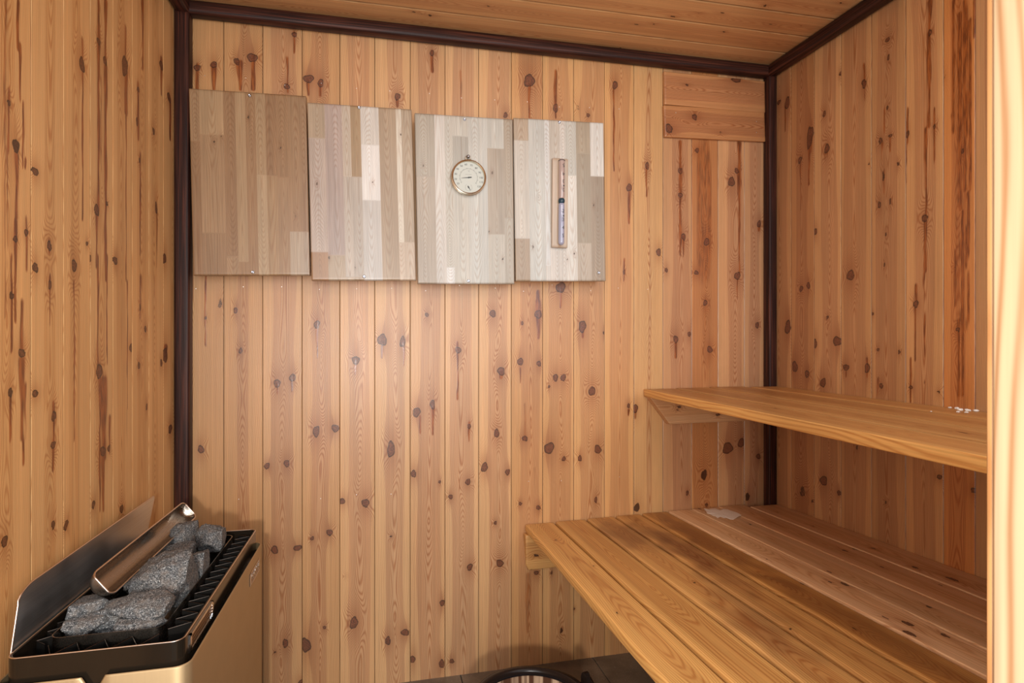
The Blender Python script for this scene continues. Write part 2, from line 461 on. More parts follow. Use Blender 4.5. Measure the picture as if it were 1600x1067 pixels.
def panel_wall(name, edges, vlo, vhi, mapfn, mat, seed, step=0.003, vstep=0.004, tones=None, knots=(), drips=(),
               stains=(), heart=0.6, groove=0.0016, gdepth=0.0032, flip=False, dense=None, tvar=0.07, bands=None, joint=None, gdark=0.7):
    u, d = columns(edges, step, groove, gdepth, dense=dense)
    v = np.linspace(vlo, vhi, int((vhi - vlo) / vstep) + 1)
    nu, nv = len(u), len(v)
    U = np.repeat(u, nv); V = np.tile(v, nu); DD = np.repeat(d, nv)
    boards = make_boards(edges, seed, vlo, vhi, tones, heart, tvar=tvar, bands=bands)
    if joint is not None:
        d = d * np.array([joint(x) for x in u])
    f = fields(U, V, edges, boards, knots, drips, stains)
    g = np.repeat(np.clip(1 - d / max(gdepth, 1e-6) * gdark, 0, 1), nv)
    f[3][:, :3] *= g[:, None]
    me = grid_mesh(name, mapfn(U, V, DD), nu, nv, flip)
    put_fields(me, *f)
    o = link(name, me, mat); return o

def plank(name, p0, p1, width, thick, mat, parent=None, seed=1, knots=(), up=(0, 0, 1), bevel=0.004, heart=0.6,
          tone=(1, 1, 1), drips=(), stains=(), step=0.004, vstep=0.008, cut0=0.0, cut1=0.0, tvar=0.05, dmax=0.02):
    """one board from p0 to p1 (centre line of its TOP face), width across, thickness downwards.
    cut0 / cut1 slope the ends (extra setback at the bottom)"""
    p0, p1 = Vector(p0), Vector(p1); L = (p1 - p0).length; ax = (p1 - p0).normalized()
    upv = Vector(up); upv = (upv - ax * upv.dot(ax)).normalized(); ac = ax.cross(upv).normalized()
    # cross-section, clockwise outline with rounded corners
    b = min(bevel, thick * 0.45); w2 = width / 2; sec = []
    nb = 3
    def arc(cx, cz, a0):
        for k in range(nb + 1):
            a = math.radians(a0 - 90 * k / nb); sec.append((cx + b * math.cos(a), cz + b * math.sin(a)))
    nt = max(2, int((width - 2 * b) / step))
    arc(-w2 + b, -b, 180)
    for k in range(1, nt): sec.append((-w2 + b + (width - 2 * b) * k / nt, 0))
    arc(w2 - b, -b, 90)
    ns = max(1, int((thick - 2 * b) / 0.008))
    for k in range(1, ns): sec.append((w2, -b - (thick - 2 * b) * k / ns))
    arc(w2 - b, -thick + b, 0)
    arc(-w2 + b, -thick + b, -90)
    for k in range(1, ns): sec.append((-w2, -thick + b + (thick - 2 * b) * k / ns))
    sec.append(sec[0])
    s = np.array(sec); ne = max(3, int(L / vstep)); v = np.linspace(0, L, ne + 1)
    bv = 0.0018
    v = np.concatenate([[0, 0.0], v[1:-1], [L, L]]); v[1] = bv; v[-2] = L - bv
    shr = np.ones(len(v)); shr[0] = shr[-1] = 1 - 2 * bv / width
    nu, nv = len(s), len(v)
    # side vertices run round the section (u) and along (v); caps close it
    A = np.array(ac); UPn = np.array(upv); X = np.array(ax); O = np.array(p0)
    SU = np.repeat(s[:, 0], nv); SZ = np.repeat(s[:, 1], nv); VV = np.tile(v, nu); SH = np.tile(shr, nu)
    mid = -thick / 2
    SZs = mid + (SZ - mid) * (1 - (1 - SH) * width / thick * 1.0)
    SUs = SU * SH
    frac = VV / L; down = -SZs / thick
    VV2 = VV + (1 - frac) * cut0 * down - frac * cut1 * down
    P = O + X * VV2[:, None] + A * SUs[:, None] + UPn * SZs[:, None]
    edges = [-w2 - 1e-3, w2 + 1e-3]
    bd = make_boards(edges, seed, 0, L, {0: tone}, heart, dmax=dmax, tvar=tvar)
    # across coordinate continues down the sides through the 3-D distance to the pith
    f = fields(SU, VV, edges, bd, knots, drips, stains, depth=-SZ * 0.9)
    me = grid_mesh(name, P, nu, nv)
    put_fields(me, *f)
    o = link(name, me, mat)
    # caps
    bm = bmesh.new(); bm.from_mesh(me)
    bm.verts.ensure_lookup_table()
    for e in (0, nv - 1):
        vs = [bm.verts[i * nv + e] for i in range(nu - 1)]
        try:
            fc = bm.faces.new(vs if e == 0 else vs[::-1]); fc.smooth = False
        except ValueError: pass
    bmesh.ops.remove_doubles(bm, verts=bm.verts[:], dist=1e-6)
    bmesh.ops.recalc_face_normals(bm, faces=bm.faces[:])
    bm.to_mesh(me); bm.free()
    setpar(o, parent)
    return o

# =================================================================== SETTING
def ceil_z(x, y): return CH + 0.985 + 0.0145 * (x + 0.52) + 0.022 * (y - 1.8)
Y0 = 0.15   # inner face of the front wall

# ---- back wall -------------------------------------------------------------
px_edges = [349.5, 410.4, 472, 531, 585.5, 641, 695.4, 748, 799, 848, 896.5, 944.5, 990.5, 1036, 1080.7, 1122, 1163]
eb = [XL] + [on_y(p, 520)[0] for p in px_edges] + [XR]
def KB(x, y, rx=6, ry=8, st=1.0):
    X, Z = on_y(x, y); s = YB / ray(x, y)[1] / F
    return (X, Z, rx * s, ry * s, st)
kb = [ # px x, px y, rx, ry
 (314,702,5,7),(368,485,3,6),(376,548,3,5),(344,474,4,10,.5),(321,497,2,3),(433,599,5,8),(457,590,5,7),(417,728,5,5),(448,724,5,6),
 (495,507,5,7),(494,674,6,9),(524,669,7,6),(556,563,6,8),(597,531,9,9),(629,534,5,9),(611,702,7,13),
 (651,644,7,8),(676,632,4,9),(667,492,3,4),(646,740,5,6),(429,859,6,7),(465,856,7,5),(446,1005,5,7),(430,1019,2,2),
 (488,841,3,3),(515,832,5,6),(478,1008,8,13,.9),(507,980,3,3),(535,783,5,5),(571,786,6,8),(553,973,7,10),(611,838,2,2),
 (606,1001,5,7),(633,988,7,6),(645,1030,4,7),(472,1065,6,4),(540,900,2,2,.4),
 (716,547,5,6),(770,490,5,7),(783,580,6,8),(776,677,5,7),(757,730,6,8),(733,666,3,5),(793,737,4,5),(813,565,5,7),(842,568,4,5),
 (841,491,6,8),(816,505,2,4),(820,685,5,5),(868,590,5,6),(880,590,5,6),(858,604,2,3),(858,700,9,10),(881,717,4,4),
 (876,449,9,9),(910,510,7,10),(925,611,6,8),(934,702,6,8),(906,716,4,5),(982,634,3,4),(993,638,5,7),(944,520,3,4,.6),
 (704,776,4,4),(731,753,5,5),(687,753,2,3),(793,740,3,3),(774,817,3,3),(813,787,3,3),(841,793,4,4),(734,886,5,6),(781,880,6,7),
 (931,781,3,5),(691,942,4,6),(690,1037,5,7),(706,1033,4,4),(838,895,4,4),(862,895,2,3),(877,985,3,6,.6),(897,951,2,2),(995,793,6,8,.7),
 # above the panels
 (308,106,5,6),(334,101,5,6),(370,96,5,6),(394,90,8,8),(448,135,5,5),(460,54,4,5),(482,123,9,7),(501,130,5,7),
 (621,151,5,6),(675,83,4,5),(790,180,4,5),(827,126,9,12),(868,169,5,7),(919,180,3,4),(961,133,5,7),(903,168,4,6,.4),
 (983,293,5,7),(1011,259,4,6),(1029,394,5,6),(975,425,2,4),(1056,530,5,6),(1063,267,4,6),(1063,305,4,5),(1068,370,4,6),
 (1089,235,4,4),(1104,378,5,7),(1088,426,4,4),(1102,473,4,5),(1109,546,5,6),(1143,284,6,9),(1151,267,4,5),(1152,431,6,7),
 (1186,350,4,6),(1183,508,4,5),(1041,422,3,4),(1077,522,3,5),(1137,700,9,11),(1158,692,6,8),(1185,713,4,5),(1100,742,6,10,.7),
 (1074,770,3,4),(1104,789,3,3),(1168,776,5,7,.7)]
kb = [KB(*k) for k in kb]
def DB(x, y0, y1, w=2.2, st=1.0):
    X, Z1 = on_y(x, y0); _, Z0 = on_y(x, y1); s = YB / ray(x, y0)[1] / F
    return (X, Z1, Z0, w * s, st)
db = [(321,432,542,1.4),(375,96,142,5),(396,88,142,5),(334,100,142,5,.8),(308,100,142,5,.7),(460,50,84,2.2),(449,90,146,3,.7),(482,125,150,2.5),(501,130,152,5,.7),
 (434,600,616,2),(456,590,612,2),(496,500,560,1.7),(555,565,586,2),(597,540,560,2),(631,535,572,1.8),(676,636,680,3),(656,650,678,1.6),
 (715,535,625,2.0),(733,660,690,1.8),(783,580,592,4),(841,455,475,4),(841,470,530,4.5),(876,450,482,2),(911,512,528,4),(621,155,168,3),(675,80,114,4),(720,110,185,3,.5),
 (827,132,185,2.5),(868,110,186,4,.8),(959,140,268,1.8),(983,300,350,3),(1010,260,308,2),(820,630,690,3,.5),(813,575,600,2,.6),
 (1056,535,560,3.5),(1063,220,400,4,.8),(1068,370,402,2),(1155,222,340,5,.8),(1155,340,430,2),(1152,435,468,1.6),(1186,352,362,3),
 (825,895,990,7,.5),(835,730,760,3,.4),(982,640,650,2),(993,640,655,3,.6),(975,405,440,1.6)]
db = [DB(*d) for d in db]
sb = []
for (x, y, rx, ry, st) in [(1100, 330, 15, 130, .52), (1104, 520, 9, 70, .35), (1066, 300, 5, 90, .30), (828, 940, 10, 60, .28)]:
    X, Z = on_y(x, y); s = YB / ray(x, y)[1] / F; sb.append((X, Z, rx * s, ry * s, st))
tB = {0:(.86,.78,.68),1:(.86,.80,.72),2:(.90,.84,.78),3:(.95,.88,.80),4:(1,.97,.94),5:(1,.98,.95),6:(1,.98,.98),7:(1,.98,.98),8:(1,.96,.92),
      9:(1,.92,.80),10:(1,.92,.78),11:(1,.93,.80),12:(1,.93,.78),13:(1.02,.96,.82),14:(.86,.76,.72),15:(.95,.70,.48),16:(.90,.82,.80),17:(.92,.84,.84)}
def bnd(a, b): 
    xa_, xb_ = on_y(a, 520)[0], on_y(b, 520)[0]; return ((xa_ + xb_) / 2, (xb_ - xa_) / 2)
bandB = {i: bnd(*p) for i, p in enumerate([(295,300),(372,392),(424,460),(487,514),(544,577),(604,630),(655,688),(706,740),(762,795),(812,845),(857,890),(908,943),
         (953,984),(1010,1017),(1050,1079),(1082,1121),(1138,1160),(1170,1186)])}
def map_back(U, V, DD): return np.stack([U, YB + DD, V], 1)
wall_back = panel_wall('wall_back', eb, -0.0, 2.10, map_back, M['wall'], 11, tones=tB, knots=kb, drips=db, stains=sb, bands=bandB, flip=False)
tag(wall_back, kind='structure')

# ---- right wall ------------------------------------------------------------
pr = [1523.5, 1474, 1415, 1361.6, 1314, 1272, 1236]
er = [on_x(p, 450, XR)[0] for p in pr]
far = []
y = er[0] - 0.096
while y > Y0: far.append(y); y -= 0.098
er = [Y0] + far[::-1] + er + [YB]
def KR(x, y, rx=5, ry=8, st=1.0):
    Y, Z = on_x(x, y, XR); a = ray(x, y); t = XR / a[0]
    dy = abs(on_x(x + 1, y, XR)[0] - Y)
    return (Y, Z, rx * dy, ry * t / F, st)
kr = [(1230,161,4,11),(1250,250,3,6),(1265,215,5,20,.9),(1267,207,5,10),(1288,178,3,5),(1292,232,4,9),(1313,115,2,4),(1350,131,4,8),(1387,62,4,4),(1388,90,2,6),
 (1387,168,2,4),(1376,220,4,5),(1391,212,3,3),(1403,256,3,4,.6),(1374,320,3,6),(1391,315,2,5),(1418,210,3,7),(1453,51,3,6),(1460,198,3,4),(1504,236,3,5),
 (1380,275,3,10,.6),(1358,256,2,4,.5),(1274,362,3,6),(1329,430,6,10),(1252,451,3,5),(1263,446,3,6),(1231,511,5,12),(1293,496,2,3),(1308,533,7,9),(1274,537,3,8),
 (1242,573,5,9),(1261,584,4,6),(1286,598,5,8),(1322,574,5,6),(1355,575,5,8),(1363,490,2,3),(1372,546,2,3),(1377,603,3,5),(1385,366,1.5,5),(1382,414,1.5,4),(1405,550,2,4),
 (1445,341,5,7),(1431,475,5,6),(1423,605,3,4),(1491,419,2,2),(1497,515,4,4),(1467,612,3,3,.7),(1477,120,3,6,.4),
 (1287,751,6,9),(1311,770,4,4),(1339,699,2,3),(1468,745,5,4),(1521,766,5,5),(1384,785,2,2),(1254,768,6,10,.5),(1269,783,3,4,.5),(1217,160,3,4)]
kr = [KR(*k) for k in kr]
def DR(x, y0, y1, w=1.6, st=1.0):
    Y, Z1 = on_x(x, y0, XR); _, Z0 = on_x(x, y1, XR); dy = abs(on_x(x + 1, y0, XR)[0] - Y)
    return (Y, Z1, Z0, w * dy, st)
dr = [(1227,165,206,1.2),(1264,220,290,2),(1267,210,240,2),(1251,255,330,1.5,.7),(1290,236,255,1.2),(1293,236,256,1.2),(1350,100,162,1.3),(1382,170,210,1.4),(1378,222,258,1.6),(1391,214,238,1.2),
 (1381,265,305,2,.7),(1453,0,55,4),(1452,50,200,4.2),(1447,200,345,2.8),(1446,345,425,3.5),(1444,425,600,1.5),(1418,170,225,2),(1417,225,288,1.4),(1460,170,265,1.4),
 (1431,445,475,2),(1430,480,565,1.6),(1423,560,630,2),(1355,560,590,2),(1322,580,590,2),(1372,590,625,2,.7),
 (1490,0,210,2.5),(1500,20,330,4.5),(1508,0,300,4),(1516,30,300,3),(1522,0,60,2),(1504,330,620,3.5),(1493,390,480,2),(1512,300,520,3),(1498,500,620,2.5),(1487,180,205,1.5)]
dr = [DR(*d) for d in dr]
sr = []
for (x, y, rx, ry, st) in [(1504, 200, 17, 260, .42), (1504, 520, 14, 160, .34), (1450, 80, 5, 130, .3)]:
    Y, Z = on_x(x, y, XR); dy = abs(on_x(x + 1, y, XR)[0] - Y); sr.append((Y, Z, rx * dy, ry * XR / ray(x, y)[0] / F, st))
nR = len(er) - 1
tR = {nR-1:(.96,.88,.80), nR-2:(.88,.76,.66), nR-3:(1,.95,.88), nR-4:(1,.93,.84), nR-5:(.86,.76,.66), nR-6:(.94,.84,.72), nR-7:(.98,.66,.40), nR-8:(.80,.70,.62)}
def map_right(U, V, DD): return np.stack([np.full_like(U, XR) + DD, U, V], 1)
wall_right = panel_wall('wall_right', er, 0.0, 2.10, map_right, M['wall'], 23, tones=tR, knots=kr, drips=dr, stains=sr,
                        step=0.0045, flip=True, heart=0.7, dense=lambda a, b: b > 0.95)
tag(wall_right, kind='structure')

# ---- left wall -------------------------------------------------------------
yb0 = on_x(48.5, 450, XL)[0]
el = sorted([yb0 + 0.1 * k for k in range(0, 7)] + [yb0 - 0.1 * k for k in range(1, 12) if yb0 - 0.1 * k > Y0 + 0.02])
el = [Y0] + el + [YB]
def KL(x, y, rx=4, ry=8, st=1.0):
    Y, Z = on_x(x, y, XL); t = XL / ray(x, y)[0]; dy = abs(on_x(x + 1, y, XL)[0] - Y)
    return (Y, Z, rx * dy, ry * t / F, st)
kl = [(25,228,6,14,.8),(24,374,4,6),(41,363,4,6),(14,160,3,5),(18,462,4,8,.8),(34,552,6,8),(16,613,4,10,.8),(128,101,5,12),(154,65,3,6),(164,95,3,8),(195,103,5,18),
 (252,102,3,8),(264,152,3,8),(55,268,6,7),(151,328,4,11),(244,325,2,10),(77,384,4,9),(78,445,3,8),(55,418,5,9),(55,615,6,6),(116,415,4,12),(141,404,2,6),(180,407,4,7),
 (216,140,2,5),(240,205,2,6),(205,543,3,8),(217,571,2,7),(227,514,2,5),(257,404,3,9),(258,555,4,14),(252,567,2,6),(155,580,5,14),(84,650,4,9),(83,695,4,7),(161,705,5,8),(170,700,3,5),
 (229,636,1.5,6),(266,670,3,8),(190,795,3,8),(146,788,3,7),(102,824,3,6),(7,846,5,11),(83,820,3,8),(104,818,3,7),(136,380,2,4),(214,190,1.5,8),(218,250,1.5,4),(167,318,2,4),(219,480,1.5,6)]
kl = [KL(*k) for k in kl]
def DL(x, y0, y1, w=1.8, st=1.0):
    Y, Z1 = on_x(x, y0, XL); _, Z0 = on_x(x, y1, XL); dy = abs(on_x(x + 1, y0, XL)[0] - Y)
    return (Y, Z1, Z0, w * dy, st)
dl = [(28,0,80,3),(31,70,160,2.5),(36,160,265,2),(14,140,240,2,.8),(8,0,500,2.5,.6),(26,240,345,5,.75),(24,345,505,3),(12,210,310,2,.6),(41,340,425,3,.7),(18,400,552,2.4),
 (129,60,100,2,.7),(129,105,345,1.8),(154,0,330,2.6),(165,0,110,3),(165,100,440,3),(158,120,260,2,.5),(151,330,420,3,.7),(196,40,90,2,.6),(197,110,180,4),(197,150,440,1.2,.8),
 (223,0,110,2),(216,130,220,2),(219,240,400,1.5),(252,90,150,2,.8),(266,155,220,2),(77,375,398,3,.8),(78,430,510,1.6),(116,440,690,1.3),(153,400,570,1.8),(156,570,800,2.2),
 (162,590,720,7,.8),(161,700,800,3),(167,400,570,1.4),(171,650,710,2,.8),(34,470,550,5,.7),(34,560,690,6,.75),(36,680,728,2.2),(16,620,692,2.2),(40,600,690,2,.7),(84,630,700,2.6),(83,690,737,2.4),
 (199,440,640,1.2,.8),(219,430,500,2,.6),(198,640,700,1,.4),(259,540,560,3),(245,330,420,1.3,.6),(40,250,265,2),(12,310,400,1.5,.5)]
dl = [DL(*d) for d in dl]
sl = []
for (x, y, rx, ry, st) in [(4, 60, 12, 200, .33), (162, 640, 9, 70, .3), (34, 560, 7, 60, .3)]:
    Y, Z = on_x(x, y, XL); dy = abs(on_x(x + 1, y, XL)[0] - Y); sl.append((Y, Z, rx * dy, ry * XL / ray(x, y)[0] / F, st))
def map_left(U, V, DD): return np.stack([np.full_like(U, XL) - DD, U, V], 1)
wall_left = panel_wall('wall_left', el, 0.0, 2.10, map_left, M['wallL'], 31, knots=kl, drips=dl, stains=sl, step=0.003,
                       flip=False, heart=0.45, dense=lambda a, b: b > 0.9, tvar=0.04, joint=lambda x: 1.0 if abs(x - yb0) < .01 else .15, gdark=.97)
tag(wall_left, kind='structure')

# ---- ceiling ---------------------------------------------------------------
ec = []
y = 1.698
while y > Y0: ec.append(y); y -= 0.108
ec = [Y0] + ec[::-1] + [YB]
rng = np.random.default_rng(5)
kc = []
for i in range(len(ec) - 1):
    for k in range(7):
        kc.append((rng.uniform(ec[i] + .015, ec[i + 1] - .015), rng.uniform(XL, XR), rng.uniform(.003, .006), rng.uniform(.004, .010), rng.uniform(.5, 1)))
def map_ceil(U, V, DD): return np.stack([V, U, ceil_z(V, U) + DD], 1)
ceiling = panel_wall('ceiling', ec, XL - 0.01, XR + 0.01, map_ceil, M['ceil'], 41, knots=kc, step=0.006, vstep=0.008,
                     flip=False, heart=0.5, groove=0.0045, gdepth=0.010, tvar=0.05, gdark=0.93)
tag(ceiling, kind='structure')

# ---- floor -----------------------------------------------------------------
bm = bmesh.new()
add_box(bm, ((XL + XR) / 2, (YB - 0.6) / 2, -0.03), (XR - XL + 0.1, YB + 0.6 + 0.08, 0.05))
floor = from_bm('floor', bm, M['grout']); tag(floor, kind='structure')
bm = bmesh.new()
tx = [0.7075 + 0.45 * k for k in range(-3, 3)]; ty = [YB + 0.01 - 0.45 * k for k in range(0, 6)]
for i in range(len(tx) - 1):
    for j in range(len(ty) - 1):
        x0, x1 = max(tx[i], XL) + 0.0015, min(tx[i + 1], XR) - 0.0015; y1, y0 = ty[j] - 0.0015, ty[j + 1] + 0.0015
        if x1 - x0 < 0.01: continue
        add_box(bm, ((x0 + x1) / 2, (y0 + y1) / 2, -0.004), (x1 - x0, y1 - y0, 0.008))
bmesh.ops.bevel(bm, geom=bm.edges[:], offset=0.001, segments=1, affect='EDGES')
o = from_bm('floor_tiles', bm, M['tile'], floor)

# ---- front wall with the doorway we look through ---------------------------
DX0, DX1, DH = -0.50, 0.33, 1.98
bm = bmesh.new()
def bb(x0, x1, y0, y1, z0, z1): add_box(bm, ((x0 + x1) / 2, (y0 + y1) / 2, (z0 + z1) / 2), (x1 - x0, y1 - y0, z1 - z0))
bb(XL - .02, DX0 - .0005, 0.12, Y0, 0.0, 2.1); bb(DX1 + 0.1005, XR + .02, 0.12, Y0, 0.0, 0.95); bb(DX1 + 0.1005, XR + .02, 0.12, Y0, DH, 2.1); bb(XR - .06, XR + .02, 0.12, Y0, 0.95, DH); bb(DX0, DX1 + 0.1005, 0.12, Y0, DH, 2.1)
me_m = plain('front_wall_pine', (0.62, 0.36, 0.17), 0.5)
o = from_bm('wall_front', bm, me_m); tag(o, kind='structure')
# door post at the right of the frame, seen close and almost edge-on
jy = DX1 / 1.338
kj = [(0.02, 1.1, 0.004, 0.05, 0.0)]
j = plank('trim_1', (DX1, 0.12, 0.0), (DX1, 0.12, 2.0), 2 * (jy - 0.12), 0.10, M['jamb'], seed=77, up=(-1, 0, 0), bevel=0.0015,
          heart=0.5, vstep=0.01, step=0.003, dmax=0.05)
tag(j, kind='structure')
j = plank('trim_2', (DX1 + 0.0012, jy + 0.0022, 0.0), (DX1 + 0.0012, jy + 0.0022, 2.0), 0.0042, 0.09, M['ceil'], seed=78, up=(-1, 0, 0), bevel=0.0012,
          heart=0.5, vstep=0.02, step=0.003, tone=(.85, .80, .70))
tag(j, kind='structure')

# ---- dark stained corner trims ---------------------------------------------
def trim(name, p0, p1, w, t, up, seed, bevel=0.008):
    o = plank(name, p0, p1, w, t, M['stain'], seed=seed, up=up, bevel=bevel, step=0.01, vstep=0.02); tag(o, kind='structure'); return o
zt = ceil_z(XL, YB) - 0.036
# verticals: two boards meeting in each corner
trim('trim_3', (XL + 0.019, YB - 0.034, 0), (XL + 0.019, YB - 0.034, zt), 0.036, 0.033, (0, -1, 0), 3) if False else None
def corner_post(name, x0, x1, y0, y1, z1, seed):
    o = plank(name, ((x0 + x1) / 2, y0, 0.001), ((x0 + x1) / 2, y0, z1), x1 - x0, y1 - y0, M['stain'], seed=seed, up=(0, -1, 0), bevel=0.006, step=0.008, vstep=0.02)
    return tag(o, kind='structure')
corner_post('trim_3', XL + 0.001, XL + 0.040, YB - 0.040, YB - 0.001, ceil_z(XL, YB) - 0.03, 3)
corner_post('trim_4', XR - 0.034, XR - 0.001, YB - 0.036, YB - 0.001, ceil_z(XR, YB) - 0.03, 4)
def czl(x, y, d): return (x, y, ceil_z(x, y) - d)
hT = 0.040
def rail(name, a, b, up, w, t, seed):
    o = plank(name, a, b, w, t, M['stain'], seed=seed, up=up, bevel=0.012, step=0.006, vstep=0.02); return tag(o, kind='structure')
rail('trim_5', czl(XL + 0.002, YB - 0.042, hT / 2), czl(XR - 0.002, YB - 0.042, hT / 2), (0, -1, 0), hT, 0.041, 5)
rail('trim_6', czl(XR - 0.042, YB - 0.003, hT / 2), czl(XR - 0.042, Y0 + .002, hT / 2), (-1, 0, 0), hT, 0.041, 6)
rail('trim_7', czl(XL + 0.042, Y0 + .002, hT / 2), czl(XL + 0.042, YB - 0.003, hT / 2), (1, 0, 0), hT, 0.041, 7)

# ---- nails in the wall boards ----------------------------------------------
bm = bmesh.new(); lathe([(0.0, 0.0012), (0.0011, 0.001), (0.0016, 0.0)], (0, 0, 0), 'Y', 10, bm)
nail_me = D2.meshes.new('nail'); bm.to_mesh(nail_me); bm.free(); nail_me.materials.append(M['nail'])
nails = [(320,118),(384,122),(445,133),(502,130),(557,138),(609,142),(671,146),(721,153),(773,156),(824,159),(874,167),(921,168),(967,170),
         (293,456),(306,451),(380,448),(440,448),(499,452),(557,451),(612,450),(665,454),(718,446),(774,450),(818,455),(863,445),(923,454),(966,450),(1012,452),
         (373,780),(501,779),(557,773),(611,772),(826,752),(877,751),(968,745)]
for i, (x, y) in enumerate(nails):
    X, Z = on_y(x, y, YB); o = D2.objects.new('nail', nail_me); C.objects.link(o); o.location = (X, YB + 0.0002, Z)
    o.parent = wall_back

# =================================================================== WALL THINGS
# ---- horizontal boards high in the right corner ----------------------------
hb = empty('access_board', (*[on_y(1116, 168, 1.81)[0], 1.815], on_y(1116, 168, 1.81)[1]),
           'two reddish horizontal pine boards nailed high in the right corner', 'board')
def four(pts, Y): return [on_y(*p, Y) for p in pts]
q = four([(1038, 111), (1198, 127), (1196, 173), (1038, 163)], 1.806)
za = (q[0][1] + q[3][1]) / 2; zb2 = (q[1][1] + q[2][1]) / 2
x0, x1 = q[0][0], XR - 0.0345
k1 = [(0.03 + .21, .030, .012, .004, .6), (.07, -.01, .004, .003, .6)]
def kconv(pts, x0, zc0, Y=1.806):
    out = []
    for (px, py, rx, ry, st) in pts:
        X, Z = on_y(px, py, Y); s = Y / ray(px, py)[1] / F
        out.append((-(Z - zc0), X - x0, ry * s, rx * s, st))
    return out
zc1 = (q[0][1] + q[3][1]) / 2 - 0.001
w1 = abs(q[0][1] - q[3][1]) - 0.001
b1 = plank('board', (x0, 1.806, q[0][1] - w1 / 2), (x1, 1.806, q[1][1] - w1 / 2), w1, 0.013, M['wall'], hb, seed=91, up=(0, -1, 0),
           knots=kconv([(1151, 128, 9, 5, .9), (1073, 134, 3, 2, .9)], x0, zc1), tone=(.84, .68, .58), heart=0.9, bevel=0.003)
q2 = four([(1038, 164), (1197, 174), (1194, 222), (1037, 212.5)], 1.806)
w2_ = abs(q2[0][1] - q2[3][1]) + 0.002; zc2 = q2[0][1] - w2_ / 2
b2 = plank('board', (x0, 1.806, zc2), (x1, 1.806, q2[1][1] - w2_ / 2), w2_, 0.013, M['wall'], hb, seed=92, up=(0, -1, 0),
           knots=kconv([(1045, 201, 6, 9, 1), (1086, 185, 5, 5, 1), (1125, 211, 4, 3, .5)], x0, zc2), tone=(.84, .66, .54), heart=0.9, bevel=0.003,
           )
for x, y in ((1056, 176), (1182, 190), (1182, 207)):
    X, Z = on_y(x, y, 1.8055); o = D2.objects.new('nail', nail_me); C.objects.link(o); o.location = (X, 1.8057, Z); setpar(o, hb)

# ---- four laminated oak panels ---------------------------------------------
PY = 1.757; PT = 0.018
def panel(name, corners, cols, label, screws, seed):
    """cols: list of (width fraction, [(break fraction, tone rgb), ...]) top to bottom"""
    P = [on_y(*p, PY) for p in corners]         # TL TR BR BL
    cx = sum(p[0] for p in P) / 4; cz = sum(p[1] for p in P) / 4
    root = empty(name, (cx, PY + PT, cz), label, 'panel', 'laminated oak panels in a row on the back wall')
    TL, TR, BR, BL = [np.array(p) for p in P]
    W = np.linalg.norm(TR - TL); Hh = np.linalg.norm(BL - TL)
    rng = np.random.default_rng(seed)
    nu, nv = int(W / 0.0022), int(Hh / 0.004)
    s = np.linspace(0, 1, nu + 1); t = np.linspace(0, 1, nv + 1)
    S = np.repeat(s, nv + 1); T = np.tile(t, nu + 1)
    cw = np.cumsum([0] + [c[0] for c in cols]); cw = cw / cw[-1]
    edges = [e * W for e in cw]
    bd = make_boards(edges, seed, 0, Hh, None, 0.5, dmax=0.03, tvar=0.0)
    kk = []
    for _ in range(5): kk.append((rng.uniform(.02, W - .02), rng.uniform(.03, Hh - .03), .003, .005, rng.uniform(.4, .9)))
    ring, uvw, kn, tone = fields(S * W, (1 - T) * Hh, edges, bd, kk)
    ci = np.clip(np.searchsorted(cw, S, side='right') - 1, 0, len(cols) - 1)
    for i, (w, staves) in enumerate(cols):
        prev = 0.0
        for j2, (br, col) in enumerate(staves):
            m = (ci == i) & (T >= prev - 1e-6) & (T <= br + 1e-6)
            # every stave has its own grain
            tone[m, :3] = np.array(col); uvw[m] += np.array([1.7 * j2 + i, 2.3 * j2, 0.9 * i + j2])
            ring[m] += 0.004 * j2 + rng.uniform(0, .01) + (0.5 * (T[m] * Hh) * rng.uniform(-.08, .08))
            kn[m, 3] = rng.uniform(0, 1)
            prev = br
    TLx = TL[None] * (1 - S[:, None]) * (1 - T[:, None]) + TR[None] * S[:, None] * (1 - T[:, None]) + BR[None] * S[:, None] * T[:, None] + BL[None] * (1 - S[:, None]) * T[:, None]
    # soften the very edge
    ed = np.minimum(np.minimum(S, 1 - S) * W, np.minimum(T, 1 - T) * Hh)
    Yv = PY + np.where(ed < 0.001, 0.0012, 0.0)
    Pp = np.stack([TLx[:, 0], Yv, TLx[:, 1]], 1)
    me = grid_mesh('board', Pp, nu + 1, nv + 1, flip=True)
    put_fields(me, ring, uvw, kn, tone)
    # give it thickness: extrude the border back
    bm = bmesh.new(); bm.from_mesh(me)
    be = [e for e in bm.edges if e.is_boundary]
    r = bmesh.ops.extrude_edge_only(bm, edges=be)
    nvt = [g for g in r['geom'] if isinstance(g, bmesh.types.BMVert)]
    for v in nvt: v.co.y = PY + PT
    be2 = [e for e in bm.edges if e.is_boundary]
    bmesh.ops.contextual_create(bm, geom=be2)
    bmesh.ops.recalc_face_normals(bm, faces=bm.faces[:])
    bm.to_mesh(me); bm.free()
    o = link('board', me, M['oak'], root)
    # batten behind, to the wall
    for f in (0.18, 0.82):
        bm = bmesh.new(); zz = (TL[1] * (1 - f) + BL[1] * f)
        add_box(bm, (cx, (PY + PT + YB) / 2 + 0.0005, zz), (W * 0.86, YB - PY - PT - 0.001, 0.03))
        from_bm('batten', bm, me_m, root)
    for x, y in screws:
        X, Z = on_y(x, y, PY)
        bm = bmesh.new()
        lathe([(0.0, 0.0016), (0.0012, 0.0018), (0.0026, 0.0030), (0.0042, 0.0022), (0.0050, 0.0), (0.0050, -0.001)], (X, PY, Z), 'Y', 20, bm)
        so = from_bm('screw', bm, M['screw'], root, True)
    return root
br = lambda r, g, b: (r, g, b)
